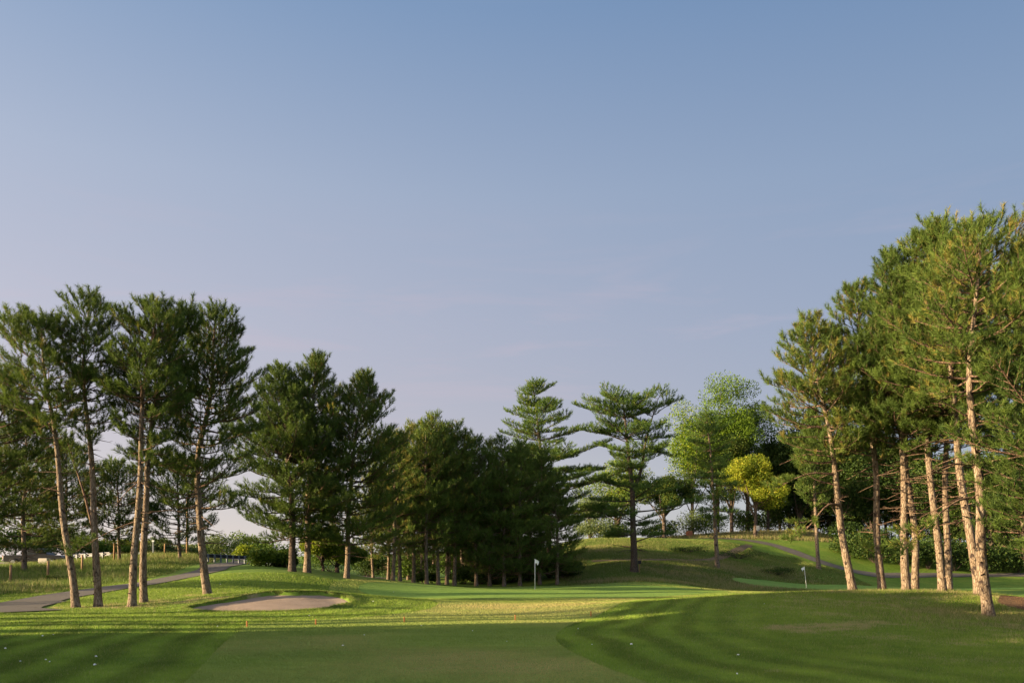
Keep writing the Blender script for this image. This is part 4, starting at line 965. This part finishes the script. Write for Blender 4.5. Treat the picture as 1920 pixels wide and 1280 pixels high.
for u, D, vt, lb, rad in [(351,88,930,'tall utility pole rising behind the shaded bunker pine',.13)]:
    x = (u-960)/K*D; z = g1(x, D); h = EYE + (HZ-vt)/K*D - z
    r = empty('utility_pole', (x, D, z)); tag(r, lb, 'utility pole')
    mb = MB(); mb.tube([(0, 0, -.2), (0, 0, h)], [rad, rad*.75], 10); mb.build('shaft', M['post'], r, smooth=True)
    mb = MB(); mb.tube([(0, -.02, h), (0, -.02, h+.12)], [rad*.8, rad*.3], 10); mb.build('cap', M['galv'], r)
def guardrail(label, a, b, n, h=.72):
    za, zb = g1(*a), g1(*b); r = empty('guardrail', (a[0], a[1], za)); tag(r, label, 'guardrail')
    dx, dy, dz = b[0]-a[0], b[1]-a[1], zb-za; L = math.hypot(dx, dy); rz = math.atan2(dy, dx); c, s = math.cos(rz), math.sin(rz)
    prof = [(0, .155), (.03, .13), (.03, .08), (-.035, .045), (-.035, -.045), (.03, -.08), (.03, -.13), (0, -.155)]
    V = []
    for t in (0, 1):
        for side in (0, .012):
            for (o_, zz) in prof:
                V.append((dx*t + s*(o_+side), dy*t - c*(o_+side), dz*t + h - .16 + zz))
    m = len(prof); q = []
    for k in range(m-1):
        q.append((k, k+1, 2*m+k+1, 2*m+k)); q.append((m+k, 3*m+k, 3*m+k+1, m+k+1))
    q += [(0, 2*m, 3*m, m), (m-1, 2*m-1, 4*m-1, 3*m-1)]
    mb = MB(); mb.add(V, None, q); mb.build('rail', M['rail_in_shade'], r)
    for i in range(n):
        t = (i+.3)/n; px, py = dx*t + s*.09, dy*t - c*.09
        gz = g1(a[0]+px, a[1]+py) - za
        mb = MB(); mb.box((px, py, (h+gz)/2 + dz*t/2 - .02), (.13, .10, h - gz + dz*t + .0), rz, bev=.01); mb.build('post', M['galv'], r)
guardrail('steel guardrail on close posts where the cart path meets the road', (-25.6,66.5), (-23.2,71.5), 8, .74)
guardrail('short length of guardrail seen left of the second trunk', (-38.4,70), (-34.6,68.5), 4, .7)
x = (83-960)/K*66; mb = MB(); mb.box((0, 0, .3), (.75, .5, .62), bev=.03); o = mb.build('concrete_block', M['concrete'], None, loc=(x, 66, g1(x, 66)), smooth=False); tag(o, 'pale concrete block in the long grass behind the second fence post', 'concrete block')
# dark pickup
def pickup(loc, rz):
    r = empty('parked_pickup', loc, rz); tag(r, 'black pickup truck parked beyond the meadow under the leftmost pines', 'pickup truck')
    def extr(name, prof, w, mat, y0=0, bevel=.03):
        n = len(prof); V = []; 
        for s_, ins in ((-1, .06), (-1, 0), (1, 0), (1, .06)):
            pass
        ys = [-w/2, -w/2+.05, w/2-.05, w/2]; sc = [.97, 1, 1, .97]
        cx = sum(p[0] for p in prof)/n; cz = sum(p[1] for p in prof)/n
        for yy, k in zip(ys, sc):
            for p in prof: V.append((cx+(p[0]-cx)*k, yy+y0, cz+(p[1]-cz)*k))
        q = [(i*n+k, i*n+(k+1) % n, (i+1)*n+(k+1) % n, (i+1)*n+k) for i in range(3) for k in range(n)]
        me = bpy.data.meshes.new(name); me.from_pydata(V, [], q + [tuple(range(n-1, -1, -1)), tuple(range(3*n, 4*n))]); me.update(); return link(name, me, M[mat], r)
    extr('body', [(-2.7,.42),(-2.75,.62),(-2.72,1.02),(-.6,1.06),(1.2,1.08),(2.5,1.0),(2.72,.85),(2.72,.45),(2.2,.38),(-2.2,.38)], 1.9, 'black')
    extr('cab', [(-.62,1.05),(-.5,1.62),(-.3,1.72),(.55,1.72),(.75,1.64),(1.3,1.07)], 1.7, 'black')
    for sy in (-1, 1):
        mb = MB(); mb.add([(-.45,sy*.853,1.12),(-.36,sy*.845,1.58),(.1,sy*.845,1.62),(.1,sy*.853,1.12)], None, [(0,1,2,3)] if sy < 0 else [(3,2,1,0)]); mb.build('side_window', M['glass'], r)
        mb = MB(); mb.add([(.16,sy*.853,1.12),(.16,sy*.845,1.62),(.62,sy*.845,1.58),(1.08,sy*.853,1.12)], None, [(0,1,2,3)] if sy < 0 else [(3,2,1,0)]); mb.build('side_window', M['glass'], r)
        mb = MB(); mb.box((2.66, sy*.72, .82), (.12, .34, .16), bev=.02); mb.build('headlight', M['chrome'], r)
        mb = MB(); mb.box((-2.72, sy*.84, .86), (.08, .16, .3), bev=.02); mb.build('tail_light', M['redlamp'], r)
        for wx in (-1.75, 1.75):
            mb = MB(); th = np.linspace(0, 2*math.pi, 25)
            mb.tube([(wx, sy*.80, .38), (wx, sy*.82, .38), (wx, sy*.98, .38), (wx, sy*1.0, .38)], [.33, .38, .38, .33], 22); w_ = mb.build('wheel', M['rubber'], r)
            mb = MB(); mb.tube([(wx, sy*.97, .38), (wx, sy*1.01, .38)], [.22, .2], 14); mb.build('rim', M['chrome'], w_)
    mb = MB(); mb.add([(.80,-.72,1.6),(1.28,-.78,1.12),(1.28,.78,1.12),(.80,.72,1.6)], None, [(0,1,2,3)]); mb.build('windscreen', M['glass'], r)
    mb = MB(); mb.box((2.76, 0, .55), (.14, 1.8, .18), bev=.03); mb.build('bumper', M['chrome'], r); mb = MB(); mb.box((-2.8, 0, .55), (.14, 1.8, .16), bev=.03); mb.build('bumper', M['chrome'], r)
x = (70-960)/K*77; pickup((x, 77, g1(x, 77) + .06), .08)
# hillside furniture
x = 17.35; D = 72.2*1.0; x = (1199-960)/K*72.5; r = empty('ball_washer', (x, 72.5, g1(x, 72.5))); tag(r, 'post with a small dark box beside the forked hillside pine', 'ball washer')
mb = MB(); mb.tube([(0, 0, -.1), (0, 0, 1.45)], [.04, .035], 8); mb.build('post', M['post'], r); mb = MB(); mb.box((0, -.06, .98), (.3, .22, .32), bev=.03); mb.build('washer_box', M['black'], r)
x = (1434-960)/K*108.5; z = g1(x, 111.5); r = empty('sign_board', (x, 111.5, z)); tag(r, 'small pale sign on a dark post beside the hill path', 'sign')
mb = MB(); mb.tube([(0, 0, -.1), (0, 0, 1.1)], [.05, .05], 8); mb.build('post', M['black'], r); mb = MB(); mb.box((0, -.06, 1.45), (.42, .05, .75), bev=.02); mb.build('panel', M['galv'], r)
x = (1353-960)/K*110.5; z = g1(x, 113); r = empty('sign_board', (x, 113, z)); tag(r, 'thin brown sign post right of the slender hillside pine', 'sign')
mb = MB(); mb.tube([(0, 0, -.1), (0, 0, 1.2)], [.05, .05], 8); mb.build('post', M['post'], r); mb = MB(); mb.box((0, -.06, 1.3), (.3, .05, .4), bev=.02); mb.build('panel', M['leaf_grey'] if False else M['galv'], r)
x = (1297-960)/K*112; z = g1(x, 113.5); r = empty('litter_barrel', (x, 113.5, z)); tag(r, 'rust coloured barrel on the hill crest under the trees', 'barrel')
mb = MB(); mb.tube([(0, 0, 0), (0, 0, .05), (0, 0, .3), (0, 0, .33), (0, 0, .6), (0, 0, .63), (0, 0, .9)], [.42, .44, .44, .46, .44, .46, .43], 16); mb.build('drum', M['barrel'], r, smooth=False)
mb = MB(); mb.tube([(0, 0, .9), (0, 0, .94), (0, 0, 1.0)], [.46, .46, .3], 16); mb.build('lid', M['barrel'], r)

# ------------------------------------------------------------------ light, sky, camera
wd = bpy.data.worlds.new('World'); SC.world = wd; wd.use_nodes = True
nt = wd.node_tree; nt.nodes.clear()
sky = N(nt, 'ShaderNodeTexSky', sky_type='NISHITA', sun_disc=False)
sky.sun_elevation = SUN_ELEV; sky.sun_rotation = SUN_BEARING; sky.air_density = 1.0; sky.dust_density = 1.5; sky.ozone_density = 1.6; sky.altitude = 200
bg = N(nt, 'ShaderNodeBackground'); bg.inputs[1].default_value = .113
wo = N(nt, 'ShaderNodeOutputWorld')
tc = N(nt, 'ShaderNodeTexCoord'); nrm = N(nt, 'ShaderNodeVectorMath', operation='NORMALIZE'); nt.links.new(tc.outputs['Generated'], nrm.inputs[0])
sp_ = N(nt, 'ShaderNodeSeparateXYZ'); nt.links.new(nrm.outputs[0], sp_.inputs[0])
EXPO = 1.85
g_ = 1 / (.12 * 2**EXPO)
def lin(c): return tuple((((v/255)+.055)/1.055)**2.4 for v in c)
hz = ramp(nt, [(0, lin((216,209,208))), (.06, lin((202,197,202))), (.16, lin((185,182,195))), (.28, lin((175,179,198))), (.42, lin((160,174,199))), (.575, lin((126,153,190))), (.70, lin((150,168,200))), (.9, lin((196,200,212)))], sp_.outputs['Z'])  # top stops raised above the view as added fill light
hz = mix(nt, hz, (1.7, 1.65, 1.6), mth(nt, 'MULTIPLY', sp_.outputs['Y'], -1.6, clamp=True), 'MULTIPLY')  # sky behind the camera brightened to add fill on the ground
side = mth(nt, 'MULTIPLY_ADD', sp_.outputs['X'], -.38, 1.0)
warmth = mth(nt, 'MULTIPLY_ADD', sp_.outputs['X'], -.54, 1.0)
cb = N(nt, 'ShaderNodeCombineColor'); nt.links.new(warmth, cb.inputs[0]); nt.links.new(side, cb.inputs[1]); nt.links.new(mth(nt, 'MULTIPLY_ADD', sp_.outputs['X'], -.25, 1.0), cb.inputs[2])
hz = mix(nt, hz, cb.outputs[0], 1.0, 'MULTIPLY')
mpc = N(nt, 'ShaderNodeMapping'); mpc.inputs['Scale'].default_value = (2.2, 2.2, 16); nt.links.new(nrm.outputs[0], mpc.inputs[0])
cn = noise(nt, 1.7, 6, .6, mpc.outputs[0], .6)
cl = mth(nt, 'MULTIPLY', ramp(nt, [(.52, (0, 0, 0)), (.75, (.28, .28, .28))], cn), ramp(nt, [(.1, (0, 0, 0)), (.2, (1, 1, 1)), (.3, (1, 1, 1)), (.42, (0, 0, 0))], sp_.outputs['Z']))
hz = mix(nt, hz, lin((214, 190, 200)), cl)
dt = N(nt, 'ShaderNodeVectorMath', operation='DOT_PRODUCT'); nt.links.new(nrm.outputs[0], dt.inputs[0])
dt.inputs[1].default_value = (math.sin(SUN_BEARING)*math.cos(SUN_ELEV), math.cos(SUN_BEARING)*math.cos(SUN_ELEV), math.sin(SUN_ELEV))
gl = mth(nt, 'MULTIPLY', mth(nt, 'POWER', mth(nt, 'MAXIMUM', dt.outputs['Value'], 0.0), 9.0), 6.0)
glc = N(nt, 'ShaderNodeCombineColor'); nt.links.new(mth(nt, 'MULTIPLY', gl, 1.0), glc.inputs[0]); nt.links.new(mth(nt, 'MULTIPLY', gl, .78), glc.inputs[1]); nt.links.new(mth(nt, 'MULTIPLY', gl, .52), glc.inputs[2])
hz = mix(nt, hz, glc.outputs[0], 1.0, 'ADD')
hz = mix(nt, hz, (g_, g_, g_), 1.0, 'MULTIPLY')
nt.links.new(mix(nt, sky.outputs[0], hz, .92), bg.inputs[0]); nt.links.new(bg.outputs[0], wo.inputs[0])
ld = bpy.data.lights.new('sun', 'SUN'); ld.energy = 5.0; ld.angle = math.radians(.6); ld.color = (1.0, .77, .46)
lo = bpy.data.objects.new('sun', ld); COL.objects.link(lo)
sd = Vector((math.sin(SUN_BEARING)*math.cos(SUN_ELEV), math.cos(SUN_BEARING)*math.cos(SUN_ELEV), math.sin(SUN_ELEV)))
lo.rotation_euler = sd.to_track_quat('Z', 'Y').to_euler(); lo.location = sd*60
cam = bpy.data.cameras.new('camera'); co = bpy.data.objects.new('camera', cam); COL.objects.link(co); SC.camera = co
co.location = (0, 0, EYE); co.rotation_euler = (math.pi/2, 0, 0)
cam.sensor_width = 36; cam.lens = 36*K/1920; cam.shift_y = (HZ-640)/1920; cam.clip_start = .1; cam.clip_end = 3000
SC.view_settings.view_transform = 'Standard'; SC.view_settings.look = 'None'; SC.view_settings.exposure = 1.85; SC.view_settings.gamma = 1
SC.cycles.max_bounces = 6; SC.cycles.diffuse_bounces = 3; SC.cycles.transmission_bounces = 3
print('STAT tris', sum(len(m.polygons) for m in bpy.data.meshes), {k: t['n_t'] for k, t in TREES.items()})
for t in TREES.values(): 
    if 'n_t' in t: del t['n_t']
for o in SC.objects:
    if 'n_t' in o: del o['n_t']
